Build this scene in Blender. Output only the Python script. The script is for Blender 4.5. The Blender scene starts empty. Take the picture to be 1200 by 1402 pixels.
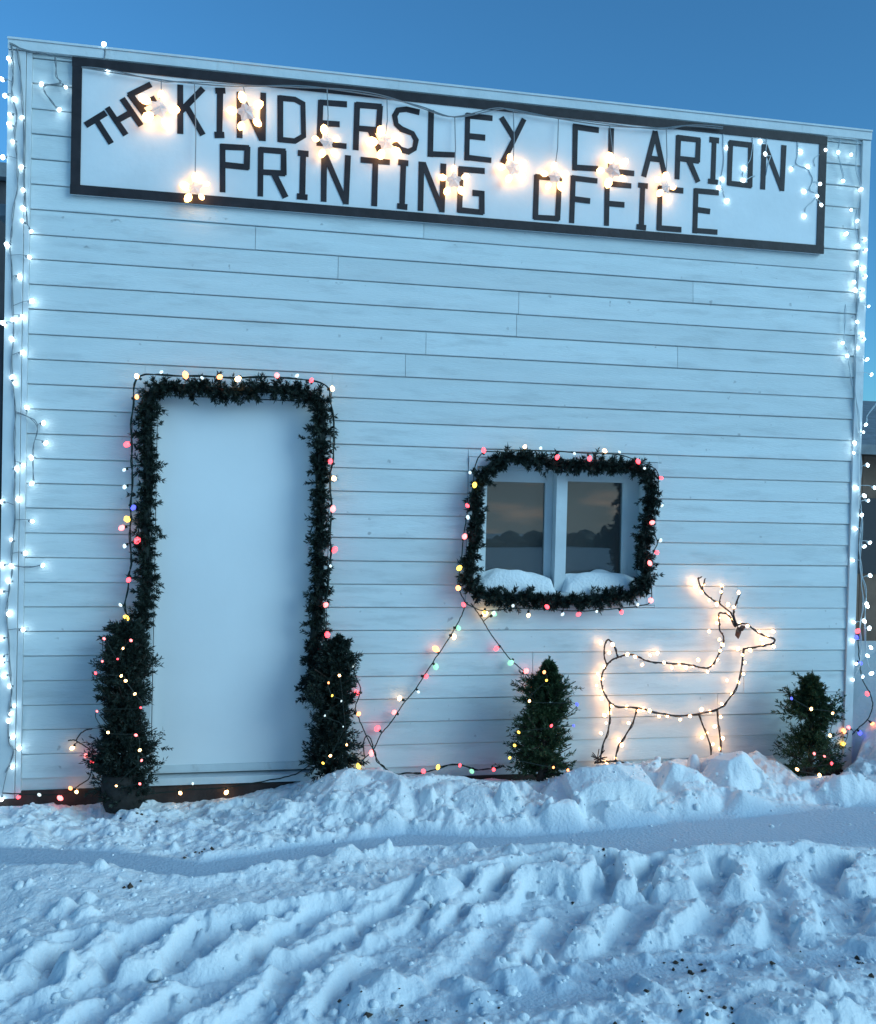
import bpy, math, random
import numpy as np
from mathutils import Vector, Matrix

random.seed(7)
RNG = np.random.default_rng(11)
scene = bpy.context.scene
COL = scene.collection

# ------------------------------------------------------------------ camera
F = 1200.0
YAW, PITCH, ROLL = 0.17675, -0.01695, 0.02393
CAM = Vector((1.363, -4.751, 1.601))
def cam_axes():
    cy, sy, cp, sp = math.cos(YAW), math.sin(YAW), math.cos(PITCH), math.sin(PITCH)
    f = Vector((sy * cp, cy * cp, sp)); r0 = Vector((cy, -sy, 0)); u0 = r0.cross(f)
    return (r0 * math.cos(ROLL) + u0 * math.sin(ROLL), -r0 * math.sin(ROLL) + u0 * math.cos(ROLL), f)
RGT, UPV, FWD = cam_axes()
cd = bpy.data.cameras.new('camera'); cam = bpy.data.objects.new('camera', cd); COL.objects.link(cam)
cd.sensor_fit = 'HORIZONTAL'; cd.sensor_width = 36.0; cd.lens = 36.0 * F / 1200.0
cd.clip_start = 0.05; cd.clip_end = 2000
M3 = Matrix((RGT, UPV, -FWD)).transposed()
cam.matrix_world = Matrix.Translation(CAM) @ M3.to_4x4()
scene.camera = cam
def ray(x, y):
    return RGT * ((x - 600) / F) - UPV * ((y - 701) / F) + FWD
def wp(x, y, d=0.0):
    """photo pixel -> point on the plane d metres in front of the facade"""
    v = ray(x, y); t = (-d - CAM.y) / v.y
    return CAM + v * t
def gp(x, y, z=0.05):
    """photo pixel -> point on the ground at height z"""
    v = ray(x, y); t = (z - CAM.z) / v.z
    return CAM + v * t

# ------------------------------------------------------------------ world, sun, exposure
SUN_EL, SUN_ROT = math.radians(9), math.radians(128)
world = bpy.data.worlds.new('World'); scene.world = world; world.use_nodes = True
nt = world.node_tree; N = nt.nodes; L = nt.links
for n in list(N): N.remove(n)
out = N.new('ShaderNodeOutputWorld'); bg = N.new('ShaderNodeBackground'); bg.inputs['Strength'].default_value = 0.104
sky = N.new('ShaderNodeTexSky'); sky.sky_type = 'NISHITA'; sky.sun_disc = False
sky.sun_elevation = SUN_EL; sky.sun_rotation = SUN_ROT; sky.altitude = 600; sky.air_density = 1.0
sky.dust_density = 0.6; sky.ozone_density = 3.0
tint = N.new('ShaderNodeMix'); tint.data_type = 'RGBA'; tint.blend_type = 'MULTIPLY'; tint.inputs[0].default_value = 1.0
tint.inputs[7].default_value = (0.50, 0.98, 1.18, 1)
L.new(sky.outputs['Color'], tint.inputs[6])
# low evening cloud banks all round, under about 18 degrees
tc = N.new('ShaderNodeTexCoord'); sep = N.new('ShaderNodeSeparateXYZ'); L.new(tc.outputs['Generated'], sep.inputs[0])
er = N.new('ShaderNodeMapRange'); er.inputs[1].default_value = 0.26; er.inputs[2].default_value = 0.10; er.inputs[4].default_value = 0.9; L.new(sep.outputs['Z'], er.inputs[0])
sdv = N.new('ShaderNodeVectorMath'); sdv.operation = 'DOT_PRODUCT'; L.new(tc.outputs['Generated'], sdv.inputs[0]); sdv.inputs[1].default_value = (math.sin(SUN_ROT), math.cos(SUN_ROT), 0)
gr = N.new('ShaderNodeMapRange'); gr.inputs[1].default_value = -0.2; gr.inputs[2].default_value = 1.0; L.new(sdv.outputs['Value'], gr.inputs[0])
mp2 = N.new('ShaderNodeMapping'); mp2.inputs['Scale'].default_value = (4.5, 4.5, 16.0); mp2.inputs['Location'].default_value = (1.3, .4, 2.1); L.new(tc.outputs['Generated'], mp2.inputs[0])
nz2 = N.new('ShaderNodeTexNoise'); nz2.inputs['Scale'].default_value = 1.7; nz2.inputs['Detail'].default_value = 6; L.new(mp2.outputs[0], nz2.inputs['Vector'])
pr = N.new('ShaderNodeMapRange'); pr.inputs[1].default_value = 0.50; pr.inputs[2].default_value = 0.70; L.new(nz2.outputs['Fac'], pr.inputs[0])
pf = N.new('ShaderNodeMath'); pf.operation = 'MULTIPLY'; L.new(pr.outputs[0], pf.inputs[0]); L.new(gr.outputs[0], pf.inputs[1])
cc = N.new('ShaderNodeMix'); cc.data_type = 'RGBA'; L.new(pf.outputs[0], cc.inputs[0]); cc.inputs[6].default_value = (2.1, 2.6, 2.9, 1); cc.inputs[7].default_value = (9.0, 6.2, 4.5, 1)
ws = N.new('ShaderNodeMapRange'); ws.inputs[1].default_value = 0.12; ws.inputs[2].default_value = 0.6; L.new(sdv.outputs['Value'], ws.inputs[0])   # the banks lie towards the sunset only
wm = N.new('ShaderNodeMath'); wm.operation = 'MULTIPLY'; L.new(ws.outputs[0], wm.inputs[0]); L.new(er.outputs[0], wm.inputs[1])
cm = N.new('ShaderNodeMix'); cm.data_type = 'RGBA'; L.new(wm.outputs[0], cm.inputs[0]); L.new(tint.outputs[2], cm.inputs[6]); L.new(cc.outputs[2], cm.inputs[7])
L.new(cm.outputs[2], bg.inputs['Color']); L.new(bg.outputs[0], out.inputs['Surface'])
sd = bpy.data.lights.new('sun', 'SUN'); sd.energy = 0.98; sd.angle = math.radians(38); sd.color = (0.56, 0.88, 1.0)
sun = bpy.data.objects.new('sun', sd); COL.objects.link(sun)
to_sun = Vector((math.sin(SUN_ROT) * math.cos(math.radians(25)), math.cos(SUN_ROT) * math.cos(math.radians(25)), math.sin(math.radians(25))))
sun.rotation_euler = to_sun.to_track_quat('Z', 'Y').to_euler(); sun.location = (6, -12, 8)
scene.view_settings.view_transform = 'Standard'; scene.view_settings.look = 'None'
scene.view_settings.exposure = 0.95; scene.view_settings.gamma = 1.0
scene.cycles.use_denoising = True
scene.cycles.max_bounces = 5; scene.cycles.diffuse_bounces = 2; scene.cycles.glossy_bounces = 3; scene.cycles.transparent_max_bounces = 6
scene.cycles.sample_clamp_indirect = 4.0

# ------------------------------------------------------------------ materials
MATS = {}
def mat(name, color, rough=0.6, var=0.0, scale=8.0, bump=0.0, bscale=60.0, spec=0.3, objvar=0.0, stretch=(1, 1, 1), dirt=None, trans=0.0):
    m = bpy.data.materials.new(name); m.use_nodes = True
    t = m.node_tree; n = t.nodes; l = t.links; b = n['Principled BSDF']
    b.inputs['Roughness'].default_value = rough; b.inputs['Specular IOR Level'].default_value = spec
    b.inputs['Base Color'].default_value = (*color, 1)
    tcn = n.new('ShaderNodeTexCoord'); mpn = n.new('ShaderNodeMapping'); mpn.inputs['Scale'].default_value = stretch
    l.new(tcn.outputs['Object'], mpn.inputs[0])
    src = None
    if var or objvar or dirt:
        rgb = n.new('ShaderNodeRGB'); rgb.outputs[0].default_value = (*color, 1); src = rgb.outputs[0]
    if var:
        a = n.new('ShaderNodeTexNoise'); a.inputs['Scale'].default_value = scale; a.inputs['Detail'].default_value = 6; l.new(mpn.outputs[0], a.inputs['Vector'])
        r = n.new('ShaderNodeMapRange'); r.inputs[1].default_value = 0.3; r.inputs[2].default_value = 0.7; r.inputs[3].default_value = 1 - var; r.inputs[4].default_value = 1 + var * 0.4
        l.new(a.outputs['Fac'], r.inputs[0])
        x = n.new('ShaderNodeVectorMath'); x.operation = 'SCALE'; l.new(src, x.inputs[0]); l.new(r.outputs[0], x.inputs['Scale']); src = x.outputs[0]
    if objvar:
        oi = n.new('ShaderNodeObjectInfo'); r = n.new('ShaderNodeMapRange'); r.inputs[3].default_value = 1 - objvar; r.inputs[4].default_value = 1.0
        l.new(oi.outputs['Random'], r.inputs[0])
        x = n.new('ShaderNodeVectorMath'); x.operation = 'SCALE'; l.new(src, x.inputs[0]); l.new(r.outputs[0], x.inputs['Scale']); src = x.outputs[0]
    if dirt:
        dcol, dsc, lo, hi, dst = dirt
        mp2 = n.new('ShaderNodeMapping'); mp2.inputs['Scale'].default_value = dst; l.new(tcn.outputs['Object'], mp2.inputs[0])
        a = n.new('ShaderNodeTexNoise'); a.inputs['Scale'].default_value = dsc; a.inputs['Detail'].default_value = 9; a.inputs['Roughness'].default_value = 0.65; l.new(mp2.outputs[0], a.inputs['Vector'])
        r = n.new('ShaderNodeMapRange'); r.inputs[1].default_value = lo; r.inputs[2].default_value = hi; l.new(a.outputs['Fac'], r.inputs[0])
        x = n.new('ShaderNodeMix'); x.data_type = 'RGBA'; l.new(r.outputs[0], x.inputs[0]); l.new(src, x.inputs[6]); x.inputs[7].default_value = (*dcol, 1); src = x.outputs[2]
    if name == 'siding':          # scuffs, nail heads and chips
        a = n.new('ShaderNodeTexNoise'); a.inputs['Scale'].default_value = 21; a.inputs['Detail'].default_value = 3; a.inputs['Roughness'].default_value = .4; l.new(tcn.outputs['Object'], a.inputs['Vector'])
        r = n.new('ShaderNodeMapRange'); r.inputs[1].default_value = .725; r.inputs[2].default_value = .79; r.inputs[4].default_value = .6; l.new(a.outputs['Fac'], r.inputs[0])
        x = n.new('ShaderNodeMix'); x.data_type = 'RGBA'; l.new(r.outputs[0], x.inputs[0]); l.new(src, x.inputs[6]); x.inputs[7].default_value = (.22, .24, .25, 1); src = x.outputs[2]
    if src is not None: l.new(src, b.inputs['Base Color'])
    if bump:
        a = n.new('ShaderNodeTexNoise'); a.inputs['Scale'].default_value = bscale; a.inputs['Detail'].default_value = 6; l.new(mpn.outputs[0], a.inputs['Vector'])
        bu = n.new('ShaderNodeBump'); bu.inputs['Strength'].default_value = bump; bu.inputs['Distance'].default_value = 0.01; l.new(a.outputs['Fac'], bu.inputs['Height']); l.new(bu.outputs[0], b.inputs['Normal'])
    MATS[name] = m
    return m
def emit(name, color, strength):
    m = bpy.data.materials.new(name); m.use_nodes = True; t = m.node_tree
    b = t.nodes['Principled BSDF']; b.inputs['Base Color'].default_value = (*[min(1, c) for c in color], 1); b.inputs['Roughness'].default_value = 0.2
    b.inputs['Emission Color'].default_value = (*color, 1); b.inputs['Emission Strength'].default_value = strength
    MATS[name] = m
    return m
mat('siding', (0.70, 0.775, 0.785), 0.55, var=0.06, scale=3.0, bump=0.25, bscale=30, objvar=0.10, stretch=(1, 6, 9), dirt=((0.46, 0.51, 0.52), 4.0, 0.52, 0.82, (0.7, 3, 4)))
mat('trim', (0.66, 0.72, 0.74), 0.55, var=0.12, scale=5, bump=0.2, bscale=40, dirt=((0.40, 0.42, 0.42), 9, 0.6, 0.8, (1, 1, .4)))
mat('door_paint', (0.82, 0.85, 0.86), 0.45, var=0.05, scale=1.6, bump=0.08, bscale=18)
mat('sign_white', (0.77, 0.81, 0.825), 0.5, var=0.10, scale=3, bump=0.1, bscale=30)
mat('sign_black', (0.030, 0.026, 0.030), 0.55, var=0.35, scale=14, bump=0.15, bscale=60)
mat('dark_wood', (0.055, 0.040, 0.036), 0.8, var=0.4, scale=12, bump=0.4)
mat('interior', (0.06, 0.06, 0.065), 0.9)
mat('roofing', (0.20, 0.23, 0.25), 0.8, var=0.25, scale=10, bump=0.3)
mat('brown_boards', (0.24, 0.16, 0.12), 0.8, var=0.25, scale=6, objvar=0.25, bump=0.3)
mat('dark_boards', (0.10, 0.095, 0.10), 0.8, var=0.25, scale=6, objvar=0.3, bump=0.3)
mat('needles', (0.022, 0.036, 0.028), 0.55, var=0.5, scale=18, spec=0.25)
mat('needles_tree', (0.040, 0.075, 0.032), 0.55, var=0.5, scale=14, spec=0.25)
mat('bark', (0.07, 0.05, 0.04), 0.9, var=0.4, scale=30, bump=0.5)
mat('green_wire', (0.012, 0.022, 0.018), 0.5)
mat('white_wire', (0.55, 0.62, 0.64), 0.5)
mat('grey_wire', (0.20, 0.23, 0.25), 0.5)
mat('deer_wire', (0.030, 0.022, 0.020), 0.5)
mat('brown_cloth', (0.13, 0.07, 0.05), 0.8, var=0.3, scale=40)
mat('dirt', (0.075, 0.055, 0.042), 0.9, var=0.4, scale=30)
mat('sack', (0.03, 0.028, 0.026), 0.9, var=0.4, scale=30, bump=0.4)
emit('bulb_cool', (0.70, 0.90, 1.0), 4.5)
emit('bulb_star', (1.0, 0.52, 0.19), 4.4)
emit('bulb_warm', (1.0, 0.55, 0.22), 5.0)
emit('bulb_deer', (1.0, 0.48, 0.19), 10.0)
emit('bulb_red', (1.0, 0.06, 0.08), 2.6)
emit('bulb_pink', (1.0, 0.17, 0.17), 2.2)
emit('bulb_orange', (1.0, 0.28, 0.09), 3.0)
emit('bulb_yellow', (1.0, 0.58, 0.07), 2.2)
emit('bulb_green', (0.35, 0.9, 0.55), 0.5)
emit('bulb_blue', (0.08, 0.10, 1.0), 1.2)
emit('bulb_dim', (0.80, 0.95, 0.95), 0.5)
# clear frosted plastic of the stars
m = bpy.data.materials.new('star_plastic'); m.use_nodes = True; MATS['star_plastic'] = m
b = m.node_tree.nodes['Principled BSDF']; b.inputs['Base Color'].default_value = (0.80, 0.80, 0.82, 1); b.inputs['Roughness'].default_value = 0.25; b.inputs['Alpha'].default_value = 0.55
# window glass: clear, mirror-like by Fresnel
m = bpy.data.materials.new('glass'); m.use_nodes = True; MATS['glass'] = m
t = m.node_tree; t.nodes.remove(t.nodes['Principled BSDF'])
tr = t.nodes.new('ShaderNodeBsdfTransparent'); tr.inputs[0].default_value = (0.75, 0.78, 0.78, 1)
gl = t.nodes.new('ShaderNodeBsdfGlossy'); gl.inputs['Roughness'].default_value = 0.01
fr = t.nodes.new('ShaderNodeFresnel'); fr.inputs[0].default_value = 1.85
mx = t.nodes.new('ShaderNodeMixShader'); t.links.new(fr.outputs[0], mx.inputs[0]); t.links.new(tr.outputs[0], mx.inputs[1]); t.links.new(gl.outputs[0], mx.inputs[2])
df = t.nodes.new('ShaderNodeBsdfDiffuse'); df.inputs[0].default_value = (.5, .5, .5, 1)
m2x = t.nodes.new('ShaderNodeMixShader'); m2x.inputs[0].default_value = .075; t.links.new(mx.outputs[0], m2x.inputs[1]); t.links.new(df.outputs[0], m2x.inputs[2])   # an even grey haze added to lift the dark reflections
t.links.new(m2x.outputs[0], t.nodes['Material Output'].inputs['Surface'])

# ------------------------------------------------------------------ mesh helpers
class MB:
    def __init__(s): s.v = []; s.f = []
    def add(s, vs, fs):
        o = len(s.v); s.v += [tuple(p) for p in vs]; s.f += [tuple(i + o for i in q) for q in fs]; return s
    def box(s, x0, x1, y0, y1, z0, z1):
        return s.add([(x0, y0, z0), (x1, y0, z0), (x1, y1, z0), (x0, y1, z0), (x0, y0, z1), (x1, y0, z1), (x1, y1, z1), (x0, y1, z1)],
                     [(3, 2, 1, 0), (4, 5, 6, 7), (0, 1, 5, 4), (1, 2, 6, 5), (2, 3, 7, 6), (3, 0, 4, 7)])
    def prism(s, prof, x0, x1):
        """closed (y,z) outline swept along x"""
        n = len(prof)
        s.add([(x0, y, z) for y, z in prof] + [(x1, y, z) for y, z in prof],
              [tuple(range(n - 1, -1, -1)), tuple(range(n, 2 * n))] + [(i, (i + 1) % n, n + (i + 1) % n, n + i) for i in range(n)])
        return s
    def tube(s, pts, r, k=5, r1=None):
        pts = [Vector(p) for p in pts]; n = len(pts); vs = []; fs = []
        up = Vector((0.13, -0.9, 0.41)).normalized()
        for i, p in enumerate(pts):
            d = (pts[min(i + 1, n - 1)] - pts[max(i - 1, 0)])
            d = d.normalized() if d.length > 1e-9 else Vector((0, 0, 1))
            a = d.cross(up); a = a.normalized() if a.length > 1e-4 else d.orthogonal().normalized(); b_ = d.cross(a)
            rr = r if r1 is None else r + (r1 - r) * i / max(1, n - 1)
            for j in range(k):
                th = 2 * math.pi * j / k; vs.append(p + a * (math.cos(th) * rr) + b_ * (math.sin(th) * rr))
        for i in range(n - 1):
            for j in range(k): fs.append((i * k + j, i * k + (j + 1) % k, (i + 1) * k + (j + 1) % k, (i + 1) * k + j))
        fs.append(tuple(range(k - 1, -1, -1))); fs.append(tuple((n - 1) * k + j for j in range(k)))
        return s.add(vs, fs)
    def mesh(s, name, m, smooth=False):
        me = bpy.data.meshes.new(name); me.from_pydata(s.v, [], s.f); me.materials.append(MATS[m])
        if smooth: me.polygons.foreach_set('use_smooth', [True] * len(me.polygons))
        me.update(); return me
    def build(s, name, m, parent=None, smooth=False):
        return link(name, s.mesh(name, m, smooth), parent)
def link(name, me, parent=None):
    o = bpy.data.objects.new(name, me); COL.objects.link(o)
    if parent is not None:
        o.parent = parent
        p = parent; off = Vector((0, 0, 0))
        while p is not None: off += p.location; p = p.parent
        o.location = -off          # part geometry is written in world coordinates
    return o
def thing(name, label, cat, loc=(0, 0, 0), group=None):
    o = bpy.data.objects.new(name, None); COL.objects.link(o); o.location = loc; o.empty_display_size = 0.1
    tag(o, label, cat, group); return o
def tag(o, label, cat, group=None):
    o['label'] = label; o['category'] = cat
    if group: o['group'] = group
def place(o, p, parent):
    """put a part whose mesh is centred on its own origin at world point p"""
    q = parent; off = Vector((0, 0, 0))
    while q is not None: off += q.location; q = q.parent
    o.location = Vector(p) - off
def spline(pts, sub=6):
    pts = [Vector(p) for p in pts]; res = []
    for i in range(len(pts) - 1):
        p0, p1, p2, p3 = pts[max(i - 1, 0)], pts[i], pts[i + 1], pts[min(i + 2, len(pts) - 1)]
        for k in range(sub):
            u = k / sub
            res.append(0.5 * ((2 * p1) + (p2 - p0) * u + (2 * p0 - 5 * p1 + 4 * p2 - p3) * u * u + (3 * p1 - p0 - 3 * p2 + p3) * u ** 3))
    res.append(pts[-1]); return res

# ------------------------------------------------------------------ snow ground
def vnoise(x, y, seed):
    xi = np.floor(x).astype(np.int64); yi = np.floor(y).astype(np.int64); xf = x - xi; yf = y - yi
    def h(a, b):
        n = (a * 374761393 + b * 668265263 + seed * 974711) & 0xffffffff
        n = ((n ^ (n >> 13)) * 1274126177) & 0xffffffff
        return ((n ^ (n >> 16)) & 0xffff) / 65535.0
    u = xf * xf * xf * (xf * (xf * 6 - 15) + 10); v = yf * yf * yf * (yf * (yf * 6 - 15) + 10)
    return (h(xi, yi) * (1 - u) + h(xi + 1, yi) * u) * (1 - v) + (h(xi, yi + 1) * (1 - u) + h(xi + 1, yi + 1) * u) * v - 0.5
def fbm(x, y, sc, octv, seed, gain=0.5):
    r = 0; a = 1.0
    for i in range(octv):
        r = r + a * vnoise(x * sc + i * 17.3, y * sc - i * 9.1, seed + i); a *= gain; sc *= 2.03
    return r
def sstep(a, b, x):
    t_ = np.clip((x - a) / (b - a), 0, 1); return t_ * t_ * (3 - 2 * t_)
def path_y(px, xs):
    pts = [gp(*p) for p in px]; pts.sort(key=lambda p: p.x)
    return np.interp(xs, [p.x for p in pts], [p.y for p in pts])
def axis(lo, hi, step, far_lo, far_hi):
    a = list(np.arange(lo, hi, step)); d = step
    while a[-1] < far_hi: d *= 1.22; a.append(a[-1] + d)
    d = step
    while a[0] > far_lo: d *= 1.22; a.insert(0, a[0] - d)
    return np.array(a)
GX = axis(-0.5, 5.6, 0.0075, -400, 400); GY = axis(-2.65, 0.08, 0.0075, -400, 400)
X, Y = np.meshgrid(GX, GY)
near = np.exp(-np.maximum(0, np.hypot(np.maximum(0, np.abs(X - 2.5) - 3.2), np.maximum(0, np.abs(Y + 1.2) - 1.8))) / 1.5)
H = 0.03 + 0.085 * fbm(X, Y, 0.9, 3, 3) * near + 0.25 * fbm(X, Y, 0.12, 2, 5) * (1 - near)
# bank heaped up along the facade, higher towards the right
bank = np.interp(X, [-2, 0.0, 0.9, 1.5, 1.75, 2.2, 2.6, 3.0, 3.5, 4.0, 4.35, 4.7, 5.2, 6.5], [0.0, -0.01, -0.03, 0.02, 0.07, 0.08, 0.05, 0.05, 0.06, 0.10, 0.09, 0.07, 0.22, 0.1])
dw = -Y
prof = np.interp(dw, [-9, -0.3, 0, 0.35, 0.55, 0.8, 1.0], [0.6, 1, 1, 1.0, 0.75, 0.2, 0])
rough_bank = sstep(0.02, 0.15, dw) * (1 - sstep(0.55, 0.95, dw))
H = H + bank * prof + 0.03 * sstep(0.1, 0.5, dw) * (1 - sstep(0.5, 0.8, dw))
H = H + rough_bank * (0.075 * fbm(X, Y, 4.5, 5, 21, 0.6))
def chunk(cx, cy, r, hgt, rise=0.0, sq=1.0, ang=None, soft=0.0):
    """a faceted lump of packed snow: the lowest of a few tilted planes, cut off at the ground"""
    global H
    i0, i1 = np.searchsorted(GX, [cx - r * 1.8, cx + r * 1.8]); j0, j1 = np.searchsorted(GY, [cy - r * 1.8, cy + r * 1.8])
    if i1 - i0 < 2 or j1 - j0 < 2: return
    x = X[j0:j1, i0:i1] - cx; y = (Y[j0:j1, i0:i1] - cy) / sq
    base = H[np.clip(np.searchsorted(GY, cy), 0, len(GY) - 1), np.clip(np.searchsorted(GX, cx), 0, len(GX) - 1)]
    n = random.randint(5, 7); a0 = random.random() * 6.28 if ang is None else ang
    wob = 0.22 * r * fbm(x + cx, y + cy, 1.6 / r, 3, int(cx * 977) % 91)
    top = base + rise + hgt * (1 + 0.5 * (random.random() - .5)) + x * random.uniform(-.4, .4) * hgt / r + y * random.uniform(-.5, .3) * hgt / r + wob * hgt / r * 0.7
    for k in range(n):
        th = a0 + 6.283 * k / n + random.uniform(-.35, .35); rr = r * random.uniform(0.7, 1.1); st = random.uniform(1.4, 3.2) * hgt / r
        top = np.minimum(top, base + rise + (rr + wob - (x * math.cos(th) + y * math.sin(th))) * st - 0.01)
    cur = H[j0:j1, i0:i1]
    if soft:
        k_ = np.clip(0.5 + 0.5 * (top - cur) / soft, 0, 1); H[j0:j1, i0:i1] = cur * (1 - k_) + top * k_ + soft * k_ * (1 - k_)
    else: H[j0:j1, i0:i1] = np.maximum(cur, top)
# smooth wheel rut under the bank
rc = path_y([(-60, 1165), (0, 1166), (150, 1172), (270, 1188), (400, 1166), (560, 1146), (720, 1154), (850, 1152), (1000, 1140), (1200, 1130), (1300, 1124)], X)
rw = np.interp(X, [0, 1.2, 2.2, 3.0, 4.4], [0.09, 0.10, 0.10, 0.21, 0.27])
e = np.abs(Y - rc + 0.012 * fbm(X, Y, 5, 2, 8)); inr = 1 - sstep(rw * 0.75, rw * 1.25, e)
rutz = 0.0 + np.interp(X, [0, 2, 4.4], [0.035, 0.03, 0.055])
RUT = inr
# tractor tread: a band of slanted ridges
ue = path_y([(-80, 1312), (0, 1300), (200, 1270), (400, 1246), (560, 1215), (700, 1190), (850, 1180), (1000, 1178), (1200, 1172), (1300, 1172)], X)
n_ = ue - Y                         # distance below the band's upper edge
wv = 0.035 * fbm(X, Y, 2.2, 3, 40) + 0.045 * fbm(X, Y, 7, 3, 44); n_ = n_ + wv
band = sstep(-0.02, 0.05, n_) * (1 - sstep(0.62, 0.74, n_))
ph = (X + 0.95 * n_ + 0.30 * fbm(X, Y, 1.8, 3, 33) + 0.10 * fbm(X, Y, 8, 2, 34)) / 0.285
tri = np.abs((ph % 1.0) - 0.5) * 2          # 0..1
ridge1 = sstep(0.30, 0.72, tri) * sstep(0.00, 0.05, n_) * (1 - sstep(0.26, 0.34, n_))
ph2 = (X + 0.80 * n_ + 0.13 + 0.18 * fbm(X, Y, 1.4, 2, 35)) / 0.30
tri2 = np.abs((ph2 % 1.0) - 0.5) * 2
ridge2 = sstep(0.36, 0.75, tri2) * sstep(0.34, 0.40, n_) * (1 - sstep(0.58, 0.68, n_))
amp = np.clip(0.75 + 0.9 * fbm(X, Y, 2.6, 3, 50), .45, 1.5)
fade = sstep(-0.35, 0.3, X) * 1.0
shoulder = np.exp(-((n_ + 0.05) / 0.09) ** 2) * 0.055
H = H + shoulder * near
H = H * (1 - band * 0.6) + band * 0.6 * 0.03 + band * (-0.027 - .012 * sstep(1.7, 2.6, X) + 0.062 * amp * (1 + .55 * sstep(1.7, 2.6, X)) * np.maximum(ridge1, 0.8 * ridge2)) * near
# packed strip between the tread and the foreground rubble
st = sstep(0.66, 0.74, n_) * (1 - sstep(0.84, 0.98, n_ + 0.25 * fbm(X, Y, 1.2, 2, 61))) * sstep(1.4, 2.2, X)
H = H * (1 - 0.8 * st) + 0.8 * st * (0.01)
plate = sstep(0.0, 0.07, (rc - rw) - Y) * sstep(-0.02, 0.06, -n_) * near
H = H * (1 - .75 * plate) + .75 * plate * (0.045 + 0.05 * fbm(X, Y, 1.7, 3, 64))
# crumbly texture where nothing pressed the snow flat
loose = (1 - 0.92 * inr) * (1 - 0.85 * st) * (1 - 0.5 * plate) * (0.65 + 0.9 * np.clip(fbm(X, Y, 1.1, 2, 66) + .3, 0, 1)) * near
H = H + loose * (0.024 * fbm(X, Y, 9, 4, 70, 0.66) + 0.032 * np.maximum(0, fbm(X, Y, 10, 3, 75)) * (1 - 0.5 * band) + 0.010 * np.abs(fbm(X, Y, 26, 2, 77)) + 0.007 * fbm(X, Y, 38, 2, 79))
# lumps: bank, middle belt, foreground
for i in range(46):
    cx = random.uniform(1.7, 5.2); chunk(cx, -random.uniform(0.22, 0.78), random.uniform(0.04, 0.13), random.uniform(0.025, 0.075), soft=0.005)
for i in range(30):
    chunk(random.uniform(-0.3, 1.7), -random.uniform(0.1, 0.6), random.uniform(0.03, 0.09), random.uniform(0.012, 0.035), soft=0.008)
for px, py, r, hg, sq in [(770, 1128, .13, .09, .8), (880, 1125, .17, .08, .6), (655, 1112, .12, .05, .8), (1000, 1085, .17, .11, .7), (560, 1086, .15, .05, .9), (480, 1092, .14, .05, .9), (930, 1092, .13, .07, .8), (1085, 1110, .12, .05, .6),
                          (600, 1215, .10, .05, .8), (238, 1152, .035, .035, 1), (428, 1143, .03, .04, 1), (576, 1135, .02, .035, 1), (85, 1245, .06, .04, .9), (115, 1253, .05, .03, .8), (1080, 1392, .16, .08, .8), (960, 1385, .10, .05, .8), (1160, 1385, .12, .06, .8), (1030, 1340, .09, .03, .9)]:
    g = gp(px, py, 0.06); chunk(g.x, g.y, r, hg, sq=sq, soft=0.008)
for i in range(520):
    cx = random.uniform(-0.3, 4.6); cy = -random.uniform(0.85, 2.5); r = random.choice([.012, .015, .018, .02, .025, .03, .04]); chunk(cx, cy, r, r * random.uniform(.5, 1.1), soft=0.002)
for i in range(70):
    cx = random.uniform(1.6, 3.6); cy = -random.uniform(1.95, 2.6); r = random.uniform(.025, .08); chunk(cx, cy, r, r * random.uniform(.3, .55), soft=0.010)
H = H * (1 - inr * near) + (rutz + 0.006 * fbm(X, Y, 2, 2, 90)) * inr * near
H = H + 0.012 * np.exp(-((Y - rc + rw * 1.35) / 0.05) ** 2) * near * (0.8 + fbm(X, Y, 3, 2, 93))
# snow heap beyond the right-hand corner
H = H + 0.55 * np.exp(-(((X - 5.35) / 0.42) ** 2 + ((Y - 0.25) / 0.6) ** 2)) * (1 + 0.5 * fbm(X, Y, 3, 4, 95))
# keep the heaped edge at the height it shows against the wall
prof_px = np.array([(-200, 1104), (0, 1103), (130, 1100), (200, 1098), (250, 1088), (300, 1088), (340, 1080), (400, 1062), (440, 1053), (480, 1051), (520, 1054), (560, 1066), (600, 1062), (690, 1070), (740, 1072), (795, 1052), (830, 1047), (876, 1045), (925, 1036), (975, 1032), (1020, 1020), (1047, 1016), (1065, 1042), (1094, 1066), (1150, 1062), (1172, 1045), (1185, 1005), (1210, 985), (1500, 985)], float)
rg, uv, fw, cp_ = (np.array(v) for v in (RGT, UPV, FWD, CAM))
for _ in range(2):
    dx, dy, dz = X - cp_[0], Y - cp_[1], H - cp_[2]
    dep = np.maximum(.3, dx * fw[0] + dy * fw[1] + dz * fw[2]); pxx = 600 + F * (dx * rg[0] + dy * rg[1] + dz * rg[2]) / dep
    ys = np.interp(pxx, prof_px[:, 0], prof_px[:, 1]) + 5 * fbm(X, Y, 7, 3, 99)
    vy = rg[1] * (pxx - 600) / F - uv[1] * (ys - 701) / F + fw[1]; vz = rg[2] * (pxx - 600) / F - uv[2] * (ys - 701) / F + fw[2]
    zmax = cp_[2] + vz / vy * (Y - cp_[1])
    lim = (Y > -1.1) & (Y < 0.06) & (X > -.5) & (X < 4.85)
    H = np.where(lim, np.minimum(H, zmax), H)
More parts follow.
